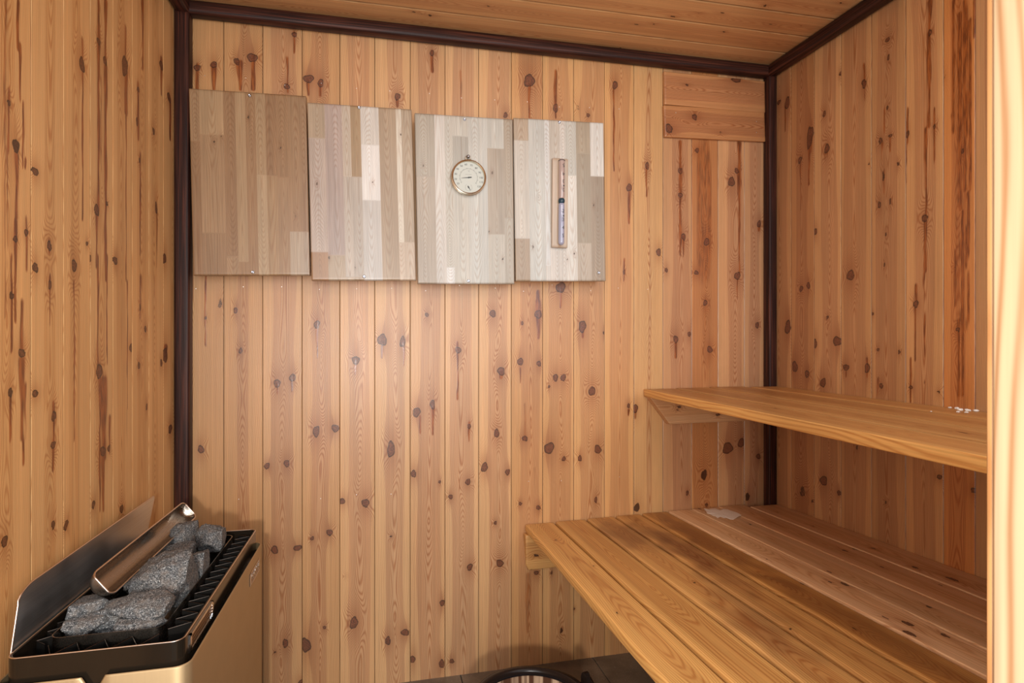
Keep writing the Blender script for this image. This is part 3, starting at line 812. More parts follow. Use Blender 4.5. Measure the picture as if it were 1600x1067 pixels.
A1, A2, A3, A4 = (.33,.21,.115), (.37,.25,.14), (.29,.18,.098), (.42,.30,.18)
panel('oak_panel', [(295,138),(478,150),(484,430),(302,430)],
      [(.08,[(.28,A1),(1,A3)]),(.20,[(.24,A2),(.77,A1),(1,A3)]),(.10,[(.9,A3),(1,A1)]),(.085,[(.93,A2),(1,A1)]),(.09,[(1,A1)]),(.085,[(.45,A2),(1,A4)]),(.09,[(.45,A3),(1,A2)]),(.10,[(.46,A1),(1,A1)]),(.12,[(.76,A1),(1,(.44,.36,.27))]),(.05,[(.76,A3),(1,(.40,.32,.24))])],
      'brown laminated oak panel, darkest and leftmost of the four on the wall', [(390,149),(395,425)], 51)
B1, B2, B3, B4, B5 = (.41,.32,.225), (.52,.44,.35), (.45,.375,.32), (.62,.60,.56), (.38,.28,.17)  # oak tones whitened: daylight glare is mixed into the stave colours
panel('oak_panel', [(480,160),(643,171),(650,438),(487,438)],
      [(.16,[(.20,B1),(.84,B3),(1,(.38,.24,.14))]),(.16,[(.86,(.44,.37,.34)),(1,B1)]),(.08,[(.41,B2),(.98,(.47,.43,.38)),(1,B1)]),(.10,[(.41,B5),(.98,(.47,.43,.38)),(1,B1)]),(.17,[(.22,B4),(.54,(.66,.64,.61)),(1,(.52,.49,.45))]),(.17,[(1,B1)]),(.05,[(.78,(.64,.61,.53)),(1,B2)]),(.11,[(.78,B1),(1,B2)])],
      'laminated oak panel, paled by painted-in glare, with pinkish staves, second from the left', [(561,168),(569,432)], 52)
G1, G2, G3, G4 = (.50,.49,.44), (.40,.38,.33), (.60,.60,.58), (.37,.33,.27)  # greyer, whiter staves: the glare on these panels is painted in
panel('oak_panel', [(648,176.5),(801,186.5),(804,443.5),(653,443)],
      [(.19,[(.37,G2),(1,(.40,.345,.28))]),(.10,[(1,G3)]),(.08,[(.90,G1),(1,G3)]),(.16,[(.12,G1),(.40,G2),(1,G1)]),(.20,[(1,(.51,.52,.49))]),(.17,[(.18,G1),(.70,(.40,.36,.30)),(1,G1)]),(.10,[(.6,G4),(1,G2)])],
      'laminated oak panel, grey-white from painted-in glare, with the round gauge hanging on it', [(726,186.5),(732,439)], 53)
panel('oak_panel', [(802.5,184),(943,192),(946.5,439),(806,439)],
      [(.16,[(.14,(.42,.35,.27)),(.74,(.56,.55,.51)),(1,(.35,.27,.19))]),(.17,[(1,(.52,.55,.54))]),(.05,[(.9,G3),(1,G3)]),(.12,[(.7,(.50,.455,.39)),(1,G3)]),(.06,[(.5,G3),(1,G3)]),(.12,[(.34,G1),(1,(.60,.58,.53))]),(.16,[(.20,(.37,.31,.23)),(.76,(.40,.36,.29)),(1,(.46,.42,.36))]),(.16,[(.34,(.64,.63,.59)),(1,(.35,.30,.24))])],
      'laminated oak panel, grey-white from painted-in glare, behind the sand timer, rightmost of the four', [(874,191),(935.5,426)], 54)

# ---- thermometer / hygrometer ----------------------------------------------
cx, cz = on_y(732.5, 277, 1.742); R0 = 0.0545
th = empty('sauna_thermometer', (cx, PY, cz), 'round brass-rimmed sauna thermometer and hygrometer on the third panel', 'thermometer')
bm = lathe([(R0 - .006, 0.0005), (R0 - .001, 0.001), (R0, .004), (R0, .010), (R0 - .003, .0115), (R0 - .003, .014), (R0 - .0005, .016), (R0 - .001, .0195), (R0 - .0035, .0205),
            (R0 - .006, .019), (R0 - .0065, .012), (R0 - .0065, .0008)], (cx, PY, cz), 'Y', 72)
o = from_bm('case', bm, M['brass'], th); auto_smooth(o)
bm = lathe([(0.0001, 0.012), (R0 - .0062, 0.012), (R0 - .0062, 0.010), (0.0001, 0.010)], (cx, PY, cz), 'Y', 72)
dial = from_bm('dial', bm, M['dial'], th)
YD = PY - 0.0123
def onY(x, z, rot=0.0, Y=YD): return Matrix.Translation((cx + x, Y, cz + z)) @ Matrix.Rotation(PI / 2, 4, 'X') @ Matrix.Rotation(rot, 4, 'Z')
px2m = 1.742 / ray(732, 277)[1] / F / 10.667
bm = bmesh.new()
for s, x, y in (('10',258,712),('20',218,640),('30',220,555),('40',250,470),('50',315,415),('60',390,386),('70',482,395),('80',565,435),('90',625,505),('100',648,590),('110',648,665),('120',615,740)):
    text_bm(s, 0.0085, onY((x - 437) * px2m, (600 - y) * px2m), bm)
from_bm('numerals', bm, M['ink'], dial)
bm = bmesh.new()
for k in range(0, 56):
    a = math.radians(216 - k * 252 / 55); r1 = 0.0285 if k % 5 else 0.0300; r0 = 0.0262
    mid = (r0 + r1) / 2
    add_box(bm, (cx + math.cos(a) * mid, YD, cz + math.sin(a) * mid), (r1 - r0, 0.0002, 0.0006 if k % 5 else .0009), Matrix.Rotation(-a, 4, 'Y'))
for k in range(31):
    a = math.radians(130 + k * 280 / 30)
    add_box(bm, (cx + math.cos(a) * .0105, YD, cz - 165 * px2m + math.sin(a) * .0105), (.0014, 0.0002, .0005), Matrix.Rotation(-a, 4, 'Y'))
for k in range(11):
    if k == 4: continue
    add_box(bm, (cx - .0095 + k * .0018, YD, cz + 52 * px2m), (.0011, .0002, .0007))
from_bm('scale_marks', bm, M['grey_ink'], dial)
bm = bmesh.new(); text_bm('°C', 0.006, onY(0, 105 * px2m), bm); from_bm('unit_mark', bm, M['grey_ink'], dial)
def needle(x, z, ang, L, tail, w, nm):
    bm = bmesh.new()
    pts = [(-tail, w * .9), (-tail * .4, w * 1.3), (0, w * .8), (L, w * .25), (L, -w * .25), (0, -w * .8), (-tail * .4, -w * 1.3), (-tail, -w * .9)]
    vs = []
    for a_, b_ in pts:
        X = x + a_ * math.cos(ang) - b_ * math.sin(ang); Z = z + a_ * math.sin(ang) + b_ * math.cos(ang)
        vs.append(bm.verts.new((cx + X, YD - .0012, cz + Z)))
    f = bm.faces.new(vs); r = bmesh.ops.extrude_face_region(bm, geom=[f])
    for v in [g for g in r['geom'] if isinstance(g, bmesh.types.BMVert)]: v.co.y -= .0005
    lathe([(0.0001, .0025), (w * 1.5, .0023), (w * 1.6, 0.0)], (cx + x, YD, cz + z), 'Y', 16, bm)
    from_bm(nm, bm, M['ink'], th)
needle(0, 0, math.radians(188), .0235, .0095, .0013, 'temperature_hand')
needle(0, -165 * px2m, math.radians(-57), .0100, .0052, .0013, 'humidity_hand')
bm = tube([(cx - .001 + .0075 * math.cos(a), PY - .010, cz + R0 + .0065 + .0080 * math.sin(a)) for a in np.linspace(0, 2 * PI, 20, endpoint=False)], .0014, 8, True)
from_bm('hanging_loop', bm, M['brass'], th, True)
bm = lathe([(.0, .007), (.003, .0062), (.0052, .0025), (.0056, 0), (.0015, -.0), (.0015, -.012)], (cx - .001, PY - .012, cz + R0 + .0100), 'Y', 16)
from_bm('screw', bm, M['screw'], th, True)

# ---- sand timer -------------------------------------------------------------
xa, za_ = on_y(876.5, 247, 1.742); xb, zb_ = on_y(875, 386.5, 1.742)
tx_, tz = (xa + xb) / 2, (za_ + zb_) / 2
st = empty('sand_timer', (tx_, PY, tz), 'sauna sand timer with teal-banded glass tube on the rightmost oak panel', 'sand timer')
p0 = Vector((xa - .001, PY - .013, za_)); p1 = Vector((xb, PY - .013, zb_))
Wt = 0.052
dirv = (p0 - p1).normalized(); side = Vector((dirv.z, 0, -dirv.x))
bl = plank('backboard', p1, p0, Wt, 0.0125, M['oak'], st, seed=12, up=(0, -1, 0), bevel=0.002, tone=(.50, .40, .31), heart=.3, vstep=.01)
def along(t, off=0.0, y=0.0): v = p0.lerp(p1, t) + side * off; return Vector((v.x, v.y + y, v.z))
xo = 0.002; rT = 0.0098; yo = -0.008
def capsule(t0, t1, r, mat, nm, par, endr=True):
    bm = bmesh.new(); L = (p0 - p1).length; seg = 20; rings = []
    prof = []
    for k in range(6):
        a = PI / 2 * k / 5; prof.append((r * math.sin(a) + 1e-5, t0 + (1 - math.cos(a)) * r / L * (1 if endr else .15)))
    for k in range(6):
        a = PI / 2 * k / 5; prof.append((r * math.cos(a) + 1e-5, t1 - (1 - math.sin(a)) * r / L))
    for rr, t in prof:
        c0 = along(t, xo, yo)
        rings.append([bm.verts.new(c0 + side * (rr * math.cos(2 * PI * k / seg)) + Vector((0, rr * math.sin(2 * PI * k / seg), 0))) for k in range(seg)])
    for i in range(len(rings) - 1):
        for k in range(seg): bm.faces.new((rings[i][k], rings[i][(k + 1) % seg], rings[i + 1][(k + 1) % seg], rings[i + 1][k]))
    bm.faces.new(rings[0]); bm.faces.new(rings[-1])
    bmesh.ops.recalc_face_normals(bm, faces=bm.faces[:])
    return from_bm(nm, bm, mat, par, True)
up_ = capsule(0.012, 0.475, rT, M['sandpink'], 'upper_tube', st)
lo_ = capsule(0.50, 0.978, rT, M['sandblue'], 'lower_tube', st)
capsule(0.445, 0.525, rT + .0006, M['band'], 'tube_band', st)
bm = tube([along(0.035, xo + (rT + .0002) * math.cos(a), yo + (rT + .0002) * math.sin(a)) for a in np.linspace(0, 2 * PI, 20, endpoint=False)], .0008, 6, True)
from_bm('tube_cap_ring', bm, M['ink'], up_)
tilt = math.atan2(dirv.x, dirv.z)
def digit(s, t, off, size, flip=False, bm=None):
    c0 = along(t, xo + off, yo - rT * 1.03)
    return text_bm(s, size, Matrix.Translation(c0) @ Matrix.Rotation(tilt, 4, 'Y') @ Matrix.Rotation(PI / 2, 4, 'X') @ Matrix.Rotation(PI if flip else 0, 4, 'Z'), bm)
bm = bmesh.new()
for s, t in (('2', .605), ('3', .70), ('4', .79), ('5', .878)): digit(s, t, .0030, .016, False, bm)
digit('\u2022', .66, .004, .02, False, bm); digit('-', .605, -.001, .012, False, bm)
from_bm('minute_numerals', bm, M['ink'], lo_)
bm = bmesh.new()
for s, t in (('5', .095), ('4', .19), ('3', .27), ('2', .365)): digit(s, t, .0030, .016, True, bm)
digit('\u2022', .32, .004, .02, True, bm); digit('-', .365, -.001, .012, True, bm)
from_bm('minute_numerals', bm, M['ink'], up_)

# =================================================================== BENCHES
def bz(x, y): return CH - 0.583 + 0.020 * (x - 0.47) - 0.022 * (y - 1.82)
bx = [.470, .571, .682, .786, .883, .985, 1.075, 1.180, 1.283, 1.3985]
NEAR = 0.20
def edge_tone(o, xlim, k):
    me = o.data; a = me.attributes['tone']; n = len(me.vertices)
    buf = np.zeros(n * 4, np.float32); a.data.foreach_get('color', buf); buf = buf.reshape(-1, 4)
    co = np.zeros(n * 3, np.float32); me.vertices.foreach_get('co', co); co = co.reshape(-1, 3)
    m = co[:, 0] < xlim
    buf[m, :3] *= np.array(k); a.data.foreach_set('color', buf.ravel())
low = empty('lower_bench', (0.93, 1.0, bz(.93, 1.0)), 'wide lower sauna bench of long orange-brown pine planks', 'bench')
toneB = [(1.08,1.04,.9),(1.02,.98,.85),(1.0,.97,.9),(.92,.85,.74),(.86,.77,.62),(1.12,1.10,1.08),(.98,.92,.84),(.96,.90,.84),(1.0,.96,.92)]
def KZ(pts, xc, zf, y0):
    out = []
    for (px, py, r, st) in pts:
        z = 0.49
        for _ in range(4): X, Y = on_z(px, py, z); z = zf(X, Y)
        out.append((X, Y, r, st))
    return out
kbench = KZ([(869,844,.004,.8),(927,884,.004,.9),(1054,917,.005,1),(1085,910,.004,.8),(964,958,.003,.8),(1093,795,.007,.8),(1172,819,.006,.7),(1198,874,.004,.8),(1254,911,.006,.9),
             (1297,909,.005,.9),(1320,912,.008,1),(1418,974,.009,1),(1421,990,.009,1),(1476,992,.007,1),(1383,965,.006,.7),(1335,857,.006,1),(1365,857,.006,1),(1379,886,.004,1),
             (1320,860,.006,.9),(1488,905,.010,1),(1270,822,.004,.9),(1296,894,.006,.8),(1463,721,.004,.5),(1215,800,.004,.6),(1334,982,.004,.8),(1235,983,.004,.7),(1452,948,.006,.8),
             (1470,914,.004,.8),(1142,773,.003,.3),(1262,819,.003,.6),(1280,812,.003,.6),(1430,887,.008,.8)], 0, bz, 0)
staing = KZ([(1030,840,.10,.3),(1075,850,.2,.3),(1110,880,.2,.3),(1010,812,.1,.3)], 0, bz, 0)
for i in range(9):
    g = 0.0035 if i < 5 else 0.0012
    x0, x1 = bx[i] + (g if i else 0), bx[i + 1] - (g if i < 8 else 0)
    xc = (x0 + x1) / 2
    ye = YB - 0.004 if i < 8 else YB - 0.040
    kk = [( -(kx - xc), (ye - ky), r * .75, r * 1.6, s) for kx, ky, r, s in kbench if x0 < kx < x1]
    sst = []
    rg = np.random.default_rng(100 + i)
    pl = plank('slat', (xc, ye, bz(xc, ye)), (xc, NEAR, bz(xc, NEAR)), x1 - x0, 0.026, M['benchpale'] if i >= 5 else M['bench'], low, seed=60 + i,
               knots=kk, bevel=0.006 if i < 5 else 0.002, tone=toneB[i], heart=0.55, tvar=0.03, step=0.004, vstep=0.006, dmax=0.03)
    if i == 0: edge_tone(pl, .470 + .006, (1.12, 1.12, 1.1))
    if 2 <= i <= 4:   # grey weathering on the well-used middle slats: a darker tone patch in the wood itself
        me = pl.data; a = me.attributes['tone']; n = len(me.vertices)
        buf = np.zeros(n * 4, np.float32); a.data.foreach_get('color', buf); buf = buf.reshape(-1, 4)
        co = np.zeros(n * 3, np.float32); me.vertices.foreach_get('co', co); co = co.reshape(-1, 3)
        wx, wy = co[:, 0], co[:, 1]
        off = np.array([0.93, 1.0, 0]) * 0
        nz = np.sin(wx * 60 + 2 * np.sin(wy * 31)) * .5 + np.sin(wy * 47 + wx * 90 + i) * .35
        for (sx, sy, rx, ry, s) in [(.74, 1.62, .10, .16, .55), (.84, 1.42, .06, .28, .65), (.78, 1.1, .05, .2, .4), (.94, 1.5, .05, .34, .5), (.73, .98, .05, .16, .5), (.94, .95, .05, .3, .4)]:
            d = np.sqrt(((wx - sx) / rx) ** 2 + ((wy - sy) / ry) ** 2) + nz * .25
            m = (1 - sstep(0.3, 1.3, d)) * s
            buf[:, :3] *= (1 - m[:, None] * np.array([.75, .85, .8]))
        a.data.foreach_set('color', buf.ravel())
# support cleats along the walls and under-bench joists
xe, _ = on_y(819, 880, 1.80)
_, zc0 = on_y(835, 888, 1.80)
zt = bz(.47, 1.8) - 0.0265
cl = plank('cleat', (xe + 0.002, YB - 0.033, (zt + zc0) / 2), (XR - 0.036, YB - 0.033, (zt + zc0) / 2 + .012), zt - zc0, 0.031, M['bench'], low, seed=81, up=(0, -1, 0),
           tone=(1.05, 1.0, .95), bevel=0.004, knots=[(0.01, .035, .006, .006, 1)], vstep=.008)
plank('cleat', (XR - 0.033, 1.75, bz(1.4, 1) - .075), (XR - 0.033, NEAR, bz(1.4, 1) - .075), 0.08, 0.03, M['bench'], low, seed=82, up=(-1, 0, 0), bevel=.003, vstep=.03, step=.02)
plank('cleat', (.50, Y0 + .035, bz(.47, .2) - .09), (XR - .035, Y0 + .035, bz(1.4, .2) - .09), 0.10, 0.03, M['bench'], low, seed=83, up=(0, 1, 0), bevel=.003, vstep=.03, step=.02)

def sz(x, y): return CH - 0.146 + 0.012 * (x - .893) + 0.018 * (y - 1.82)
upb = empty('upper_bench', (1.15, 1.0, sz(1.15, 1.0)), 'narrow upper sauna bench of planks on an angled bracket', 'bench')
# boundaries measured where the planks pass behind the door post
sx = [.893]
for (px, py) in ((1538, 687), (1538, 672), (1538, 651)):
    z = .9
    for _ in range(4): X, Y = on_z(px, py, z); z = sz(X, Y)
    sx.append(X)
sx = [.893, 1.012, 1.145, 1.285, 1.3985]
kup = KZ([(1212,634,.004,1),(1302,649,.004,1),(1506,674,.006,.9),(1238,650,.003,.5),(1418,671,.003,.4),(1380,655,.003,.5)], 0, sz, 0)
toneU = [(.86,.80,.74),(.80,.73,.68),(.76,.69,.64),(.86,.79,.74)]
for i in range(4):
    g = 0.0028; x0, x1 = sx[i] + (g if i else 0), sx[i + 1] - (g if i < 3 else 0); xc = (x0 + x1) / 2
    ye = YB - 0.003 if i < 3 else YB - 0.039
    kk = [(-(kx - xc), ye - ky, r * .8, r * 1.3, s) for kx, ky, r, s in kup if x0 < kx < x1]
    pl = plank('slat', (xc, ye, sz(xc, ye)), (xc, NEAR, sz(xc, NEAR)), x1 - x0, 0.026, M['bench'], upb, seed=71 + i, knots=kk, bevel=0.003,
          tone=toneU[i], heart=.55, tvar=.02, vstep=.008)
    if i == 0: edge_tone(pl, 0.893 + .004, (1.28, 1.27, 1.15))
_, zb3 = on_y(1100, 661, 1.79)
zt3 = sz(1.1, 1.8) - .0265
plank('bracket', (.900, YB - 0.034, (zt3 + zb3) / 2), (XR - .036, YB - 0.034, (zt3 + zb3) / 2 + .003), zt3 - zb3, 0.032, M['benchpale'], upb, seed=85, up=(0, -1, 0), bevel=.003,
      tone=(.80, .68, .58), knots=[(-.012, .10, .006, .007, 1), (.0, .085, .004, .004, 1), (.02, .26, .006, .007, 1)], vstep=.008)
plank('bracket', (XR - 0.033, 1.75, sz(1.4, 1) - .07), (XR - 0.033, NEAR, sz(1.4, .2) - .07), 0.07, 0.03, M['benchpale'], upb, seed=86, up=(-1, 0, 0), bevel=.003, vstep=.03, step=.02)
plank('bracket', (.93, Y0 + .035, sz(.9, .2) - .07), (XR - .035, Y0 + .035, sz(1.4, .2) - .07), 0.08, 0.03, M['benchpale'], upb, seed=87, up=(0, 1, 0), bevel=.003, vstep=.03, step=.02)
# angle the wall bracket's free end like the photo: shear the vertices near the end
for nm in ('bracket',):
    o = [c for c in upb.children if c.name.startswith(nm)][0]; me = o.data
    zmin = zb3; n = len(me.vertices)
    for v in me.vertices:
        w = max(0, 1 - (v.co.x - .900) / .16)
        v.co.x += (zt3 - v.co.z) / (zt3 - zb3) * .075 * w
o = cl; me = o.data
for v in me.vertices:
    if v.co.x < xe + .012 and v.co.z < zc0 + .02: v.co.x += (zc0 + .02 - v.co.z) * .5

# ---- torn paper and crumbs --------------------------------------------------
pts = [(455,290),(545,300),(590,288),(660,285),(745,318),(800,303),(880,300),(915,322),(1040,362),(1128,405),(1060,440),(985,480),(920,475),(860,450),(810,460),(750,432),(700,458),(660,430),(610,415),(560,385),(510,375),(490,335)]
P = []
for x, y in pts:
    z = .49
    for _ in range(4): X, Y = on_z(1060 + x / 11.43, 770 + y / 11.43, z); z = bz(X, Y)
    P.append((X, Y, z + .0016))
bm = bmesh.new(); vs = [bm.verts.new(p) for p in P]; c0 = sum((Vector(p) for p in P), Vector()) / len(P)
cvv = bm.verts.new(c0 + Vector((0, 0, .0012)))
mid = [bm.verts.new(Vector(p).lerp(c0, .45) + Vector((0, 0, .001 + .0012 * random.random()))) for p in P]
for v in vs: v.co.z += random.uniform(-.0004, .0016)
n = len(vs)
for i in range(n):
    bm.faces.new((vs[i], vs[(i + 1) % n], mid[(i + 1) % n], mid[i])); bm.faces.new((mid[i], mid[(i + 1) % n], cvv))
bmesh.ops.recalc_face_normals(bm, faces=bm.faces[:])
o = from_bm('paper_scrap', bm, M['paper'], None)
md = o.modifiers.new('s', 'SOLIDIFY'); md.thickness = .0006
tag(o, 'torn scrap of pale paper lying at the back of the lower bench', 'paper')
random.seed(3)
crumbs = [(1488,637,.0030),(1500,641,.0050),(1506,638,.0042),(1513,642,.0048),(1510,645,.0035),(1497,644,.003),(1531,642,.0045),(1519,640,.003),(1455,643,.0016)]
for i, (x, y, r) in enumerate(crumbs):
    z = .9
    for _ in range(4): X, Y = on_z(x, y, z); z = sz(X, Y)
    X = min(X, XR - .008)
    bm = bmesh.new(); bmesh.ops.create_icosphere(bm, subdivisions=2, radius=1)
    for v in bm.verts:
        q_ = mnoise.noise(v.co * 1.7 + Vector((i * 3, 0, 0))) * .5 + 1
        v.co = Vector((v.co.x * q_ * r * 1.5, v.co.y * q_ * r * 1.2, v.co.z * q_ * r * .6))
    o = from_bm('plaster_crumb', bm, M['crumb'], None); o.location = (X, Y, sz(X, Y) + r * .35)
    tag(o, 'white plaster crumb at the wall side of the upper bench', 'crumb', 'plaster crumbs on the upper bench')
    md = None

# =================================================================== HEATER
HT = CH - 0.455      # height of the heater's top rim
X0, X1, Yn, Yf = -0.530, -0.294, 0.977, 1.535
ht = empty('sauna_heater', ((X0 + X1) / 2, (Yn + Yf) / 2, 0.0), 'champagne metal electric sauna heater with black rim beside left wall', 'heater')
bX0, bX1, bYn, bYf = X0 - .012, X1 + .012, Yn - .010, Yf + .010
BT = HT - 0.034
# body shell with the two raised tabs at the front
outer = rrect(bX0, bYn, bX1, bYf, .022, 8); inner = rrect(bX0 + .003, bYn + .003, bX1 - .003, bYf - .003, .019, 8)
def dens(pts):
    out = []
    n = len(pts)
    for i in range(n):
        a, b = pts[i], pts[(i + 1) % n]; d = math.dist(a, b); k = max(1, int(d / .006))
        for j_ in range(k): out.append((a[0] + (b[0] - a[0]) * j_ / k, a[1] + (b[1] - a[1]) * j_ / k))
    return out
outer_d = dens(outer)
cxm, cym = (bX0 + bX1) / 2, (bYn + bYf) / 2
def inset(p, d):
    # shrink towards the middle, good enough for a thin lip
    sx_ = (abs(p[0] - cxm) - d) / max(1e-6, abs(p[0] - cxm)) if abs(p[0] - cxm) > d else 1
    sy_ = (abs(p[1] - cym) - d) / max(1e-6, abs(p[1] - cym)) if abs(p[1] - cym) > d else 1
    return (cxm + (p[0] - cxm) * sx_, cym + (p[1] - cym) * sy_)
def body_top(x, y):
    if y < bYn + .012:
        d = abs(x - (-0.412)); return BT - .022 * (1 - float(sstep(.006, .018, np.array(d))))
    return BT
bm = bmesh.new(); cols = []
for p in outer_d:
    t = body_top(*p); pi = inset(p, .003)
    cols.append([bm.verts.new((p[0], p[1], .10)), bm.verts.new((p[0], p[1], t - .0025)), bm.verts.new((*inset(p, .0008), t - .0006)), bm.verts.new((*inset(p, .0018), t)),
                 bm.verts.new((*pi, t - .001)), bm.verts.new((*pi, .45))])
n = len(cols)
for i in range(n):
    a, b = cols[i], cols[(i + 1) % n]
    for k in range(5): bm.faces.new((a[k], b[k], b[k + 1], a[k + 1]))
bm.faces.new([c[0] for c in cols][::-1])
o = from_bm('body', bm, M['gold'], ht); auto_smooth(o, 40)
# black inner casing and channel
bm = ring_wall(rrect(bX0 + .0035, bYn + .0035, bX1 - .0035, bYf - .0035, .018, 8), rrect(X0 + .003, Yn + .003, X1 - .003, Yf - .003, .013, 8), .44, HT - .052)
from_bm('channel', bm, M['black'], ht)
ri = .004
o = from_bm('top_rim', ring_wall(rrect(X0, Yn, X1, Yf, .016, 8), rrect(X0 + ri, Yn + ri, X1 - ri, Yf - ri, .013, 8), HT - .053, HT), M['rim'], ht); auto_smooth(o, 40)
bm = tube([(x, y, HT + .0002) for x, y in rrect(X0 + .001, Yn + .001, X1 - .001, Yf - .001, .015, 8)], .0011, 6, True)
from_bm('rim_bead', bm, M['edge'], ht, True)
bm = rounded_prism(rrect(X0 + .0042, Yn + .0042, X1 - .0042, Yf - .0042, .012, 8), HT - .12, HT - .075)
from_bm('well_floor', bm, M['black'], ht)
# inner frame round the stones
IX0, IX1, IY0, IY1 = -0.500, -0.338, 1.028, 1.497
o = from_bm('stone_frame', ring_wall(rrect(IX0, IY0, IX1, IY1, .018, 8), rrect(IX0 + .0015, IY0 + .0015, IX1 - .0015, IY1 - .0015, .0165, 8), HT - .034, HT + .002), M['trough'], ht); auto_smooth(o, 40)
# zig-zag wire fins between frame and rim
def zig(a, b, off, nrm, n_, z=HT - .006):
    pts = []
    a, b, nrm = Vector(a), Vector(b), Vector(nrm)
    for k in range(2 * n_ + 1):
        p = a.lerp(b, k / (2 * n_)) + nrm * (off if k % 2 else 0); pts.append((p.x, p.y, z))
    return pts
for a, b, off, nrm, n_ in (((IX1 + .004, IY0 + .01, 0), (IX1 + .004, IY1 + .02, 0), .030, (1, 0, 0), 14),
                           ((IX0 + .004, IY0 - .005, 0), (IX1 - .004, IY0 - .005, 0), -.034, (0, 1, 0), 4),
                           ((IX0 - .003, IY0 + .0, 0), (IX0 - .003, IY1, 0), -.018, (1, 0, 0), 16)):
    zp = zig(a, b, off, nrm, n_); bm = bmesh.new()
    top = [bm.verts.new(p) for p in zp]; bot = [bm.verts.new((p[0], p[1], p[2] - .022)) for p in zp]
    for k in range(len(zp) - 1): bm.faces.new((bot[k], bot[k + 1], top[k + 1], top[k]))
    fn = from_bm('air_fin', bm, M['black'], ht)
    bm = tube([(p[0], p[1], p[2]) for p in zp], .0006, 5); from_bm('fin_edge', bm, M['wire'], fn)
# chrome-edged data window low on the rim near corner
bm = bmesh.new(); wy0, wy1 = Yn + .030, Yn + .160; wz0, wz1 = HT - .034, HT - .006
for (ya, yb_, z0, z1) in ((wy0, wy0 + .008, wz0, wz1), (wy1 - .004, wy1, wz0, wz1), (wy0, wy1, wz1 - .003, wz1), (wy0, wy1, wz0, wz0 + .0015)):
    add_box(bm, (X1 + .0012, (ya + yb_) / 2, (z0 + z1) / 2), (.0024, yb_ - ya, z1 - z0))
wf = from_bm('window_frame', bm, M['chrome'], ht)
bm = bmesh.new()
for k in range(4): add_box(bm, (X1 + .0006, (wy0 + wy1) / 2, wz0 + .006 + k * .0052), (.0012, wy1 - wy0 - .014, .0022))
from_bm('window_bar', bm, M['logo'], wf)
# nameplate on the side
(na, za1) = on_x(389.5, 917, bX1); (nb_, zb1) = on_x(404.5, 872, bX1)
_, ztl = on_x(389.5, 898, bX1); _, ztr = on_x(404.5, 872, bX1)
pz1 = ztl; pz0 = za1
bm = bmesh.new(); add_box(bm, (bX1 + .0008, (na + nb_) / 2, (pz0 + pz1) / 2), (.0016, nb_ - na, pz1 - pz0)); 
npl = from_bm('nameplate', bm, M['logo'], ht)
bm = bmesh.new()
for (ya, yb_, z0, z1) in ((na, na + .0045, pz0, pz1), (na + .0075, na + .012, pz0, pz1), (na + .0075, nb_, pz1 - .0015, pz1), (na + .0075, nb_, pz0, pz0 + .001)):
    add_box(bm, (bX1 + .0018, (ya + yb_) / 2, (z0 + z1) / 2), (.0012, yb_ - ya, z1 - z0))
from_bm('plate_border', bm, M['chrome'], npl)
mt = Matrix.Translation((bX1 + .0022, (na + .016 + nb_) / 2, (pz0 + pz1) / 2)) @ Matrix(((0, 0, 1, 0), (1, 0, 0, 0), (0, 1, 0, 0), (0, 0, 0, 1)))
bm = text_bm('HARVIA', (nb_ - na) * .235, mt, extrude=.0003)
from_bm('plate_lettering', bm, M['chrome'], npl)
for yy in (Yn + .1, Yf - .1):
    bm = bmesh.new(); add_box(bm, ((XL + bX0) / 2 + .001, yy, .40), (bX0 - XL + .004, .04, .12)); from_bm('wall_bracket', bm, M['black'], ht)
for xx in (bX0 + .035, bX1 - .035):
    for yy in (bYn + .05, bYf - .05):
        bm = lathe([(.016, 0.0), (.016, .004), (.009, .010), (.009, .103)], (xx, yy, 0.0), 'Z', 20); from_bm('leg', bm, M['black'], ht, True)
# steel deflector standing on the wall side
Pd = [(1.004, HT - .030), (1.000, HT - .014), (1.022, HT + .074), (1.050, HT + .083), (1.568, HT + .090), (1.522, HT + .018), (1.500, HT - .030)]
def soft(P_, r=.006):
    out = []
    for i in range(len(P_)):
        a, b, c_ = Vector(P_[i - 1]), Vector(P_[i]), Vector(P_[(i + 1) % len(P_)])
        d1 = (a - b).normalized(); d2 = (c_ - b).normalized(); r_ = min(r, (a - b).length * .45, (c_ - b).length * .45)
        for t in (0, .25, .5, .75, 1): out.append(((b + d1 * r_) * (1 - t) ** 2 + b * 2 * t * (1 - t) + (b + d2 * r_) * t * t))
    return out
sp = soft(Pd, .012); PX = X0 - .0042
bm = bmesh.new()
fr = [bm.verts.new((PX + .001, p.x, p.y)) for p in sp]; bk = [bm.verts.new((PX - .001, p.x, p.y)) for p in sp]
bm.faces.new(fr); bm.faces.new(bk[::-1])
for i in range(len(sp)): bm.faces.new((fr[i], fr[(i + 1) % len(sp)], bk[(i + 1) % len(sp)], bk[i]))
bmesh.ops.recalc_face_normals(bm, faces=bm.faces[:])
dp = from_bm('deflector_plate', bm, M['steel'], ht)
tp = [(PX, p.x, p.y) for p in sp]
tp = [t for t in tp if True]
from_bm('plate_edge', tube(tp, .0017, 6, True), M['edge'], dp, True)

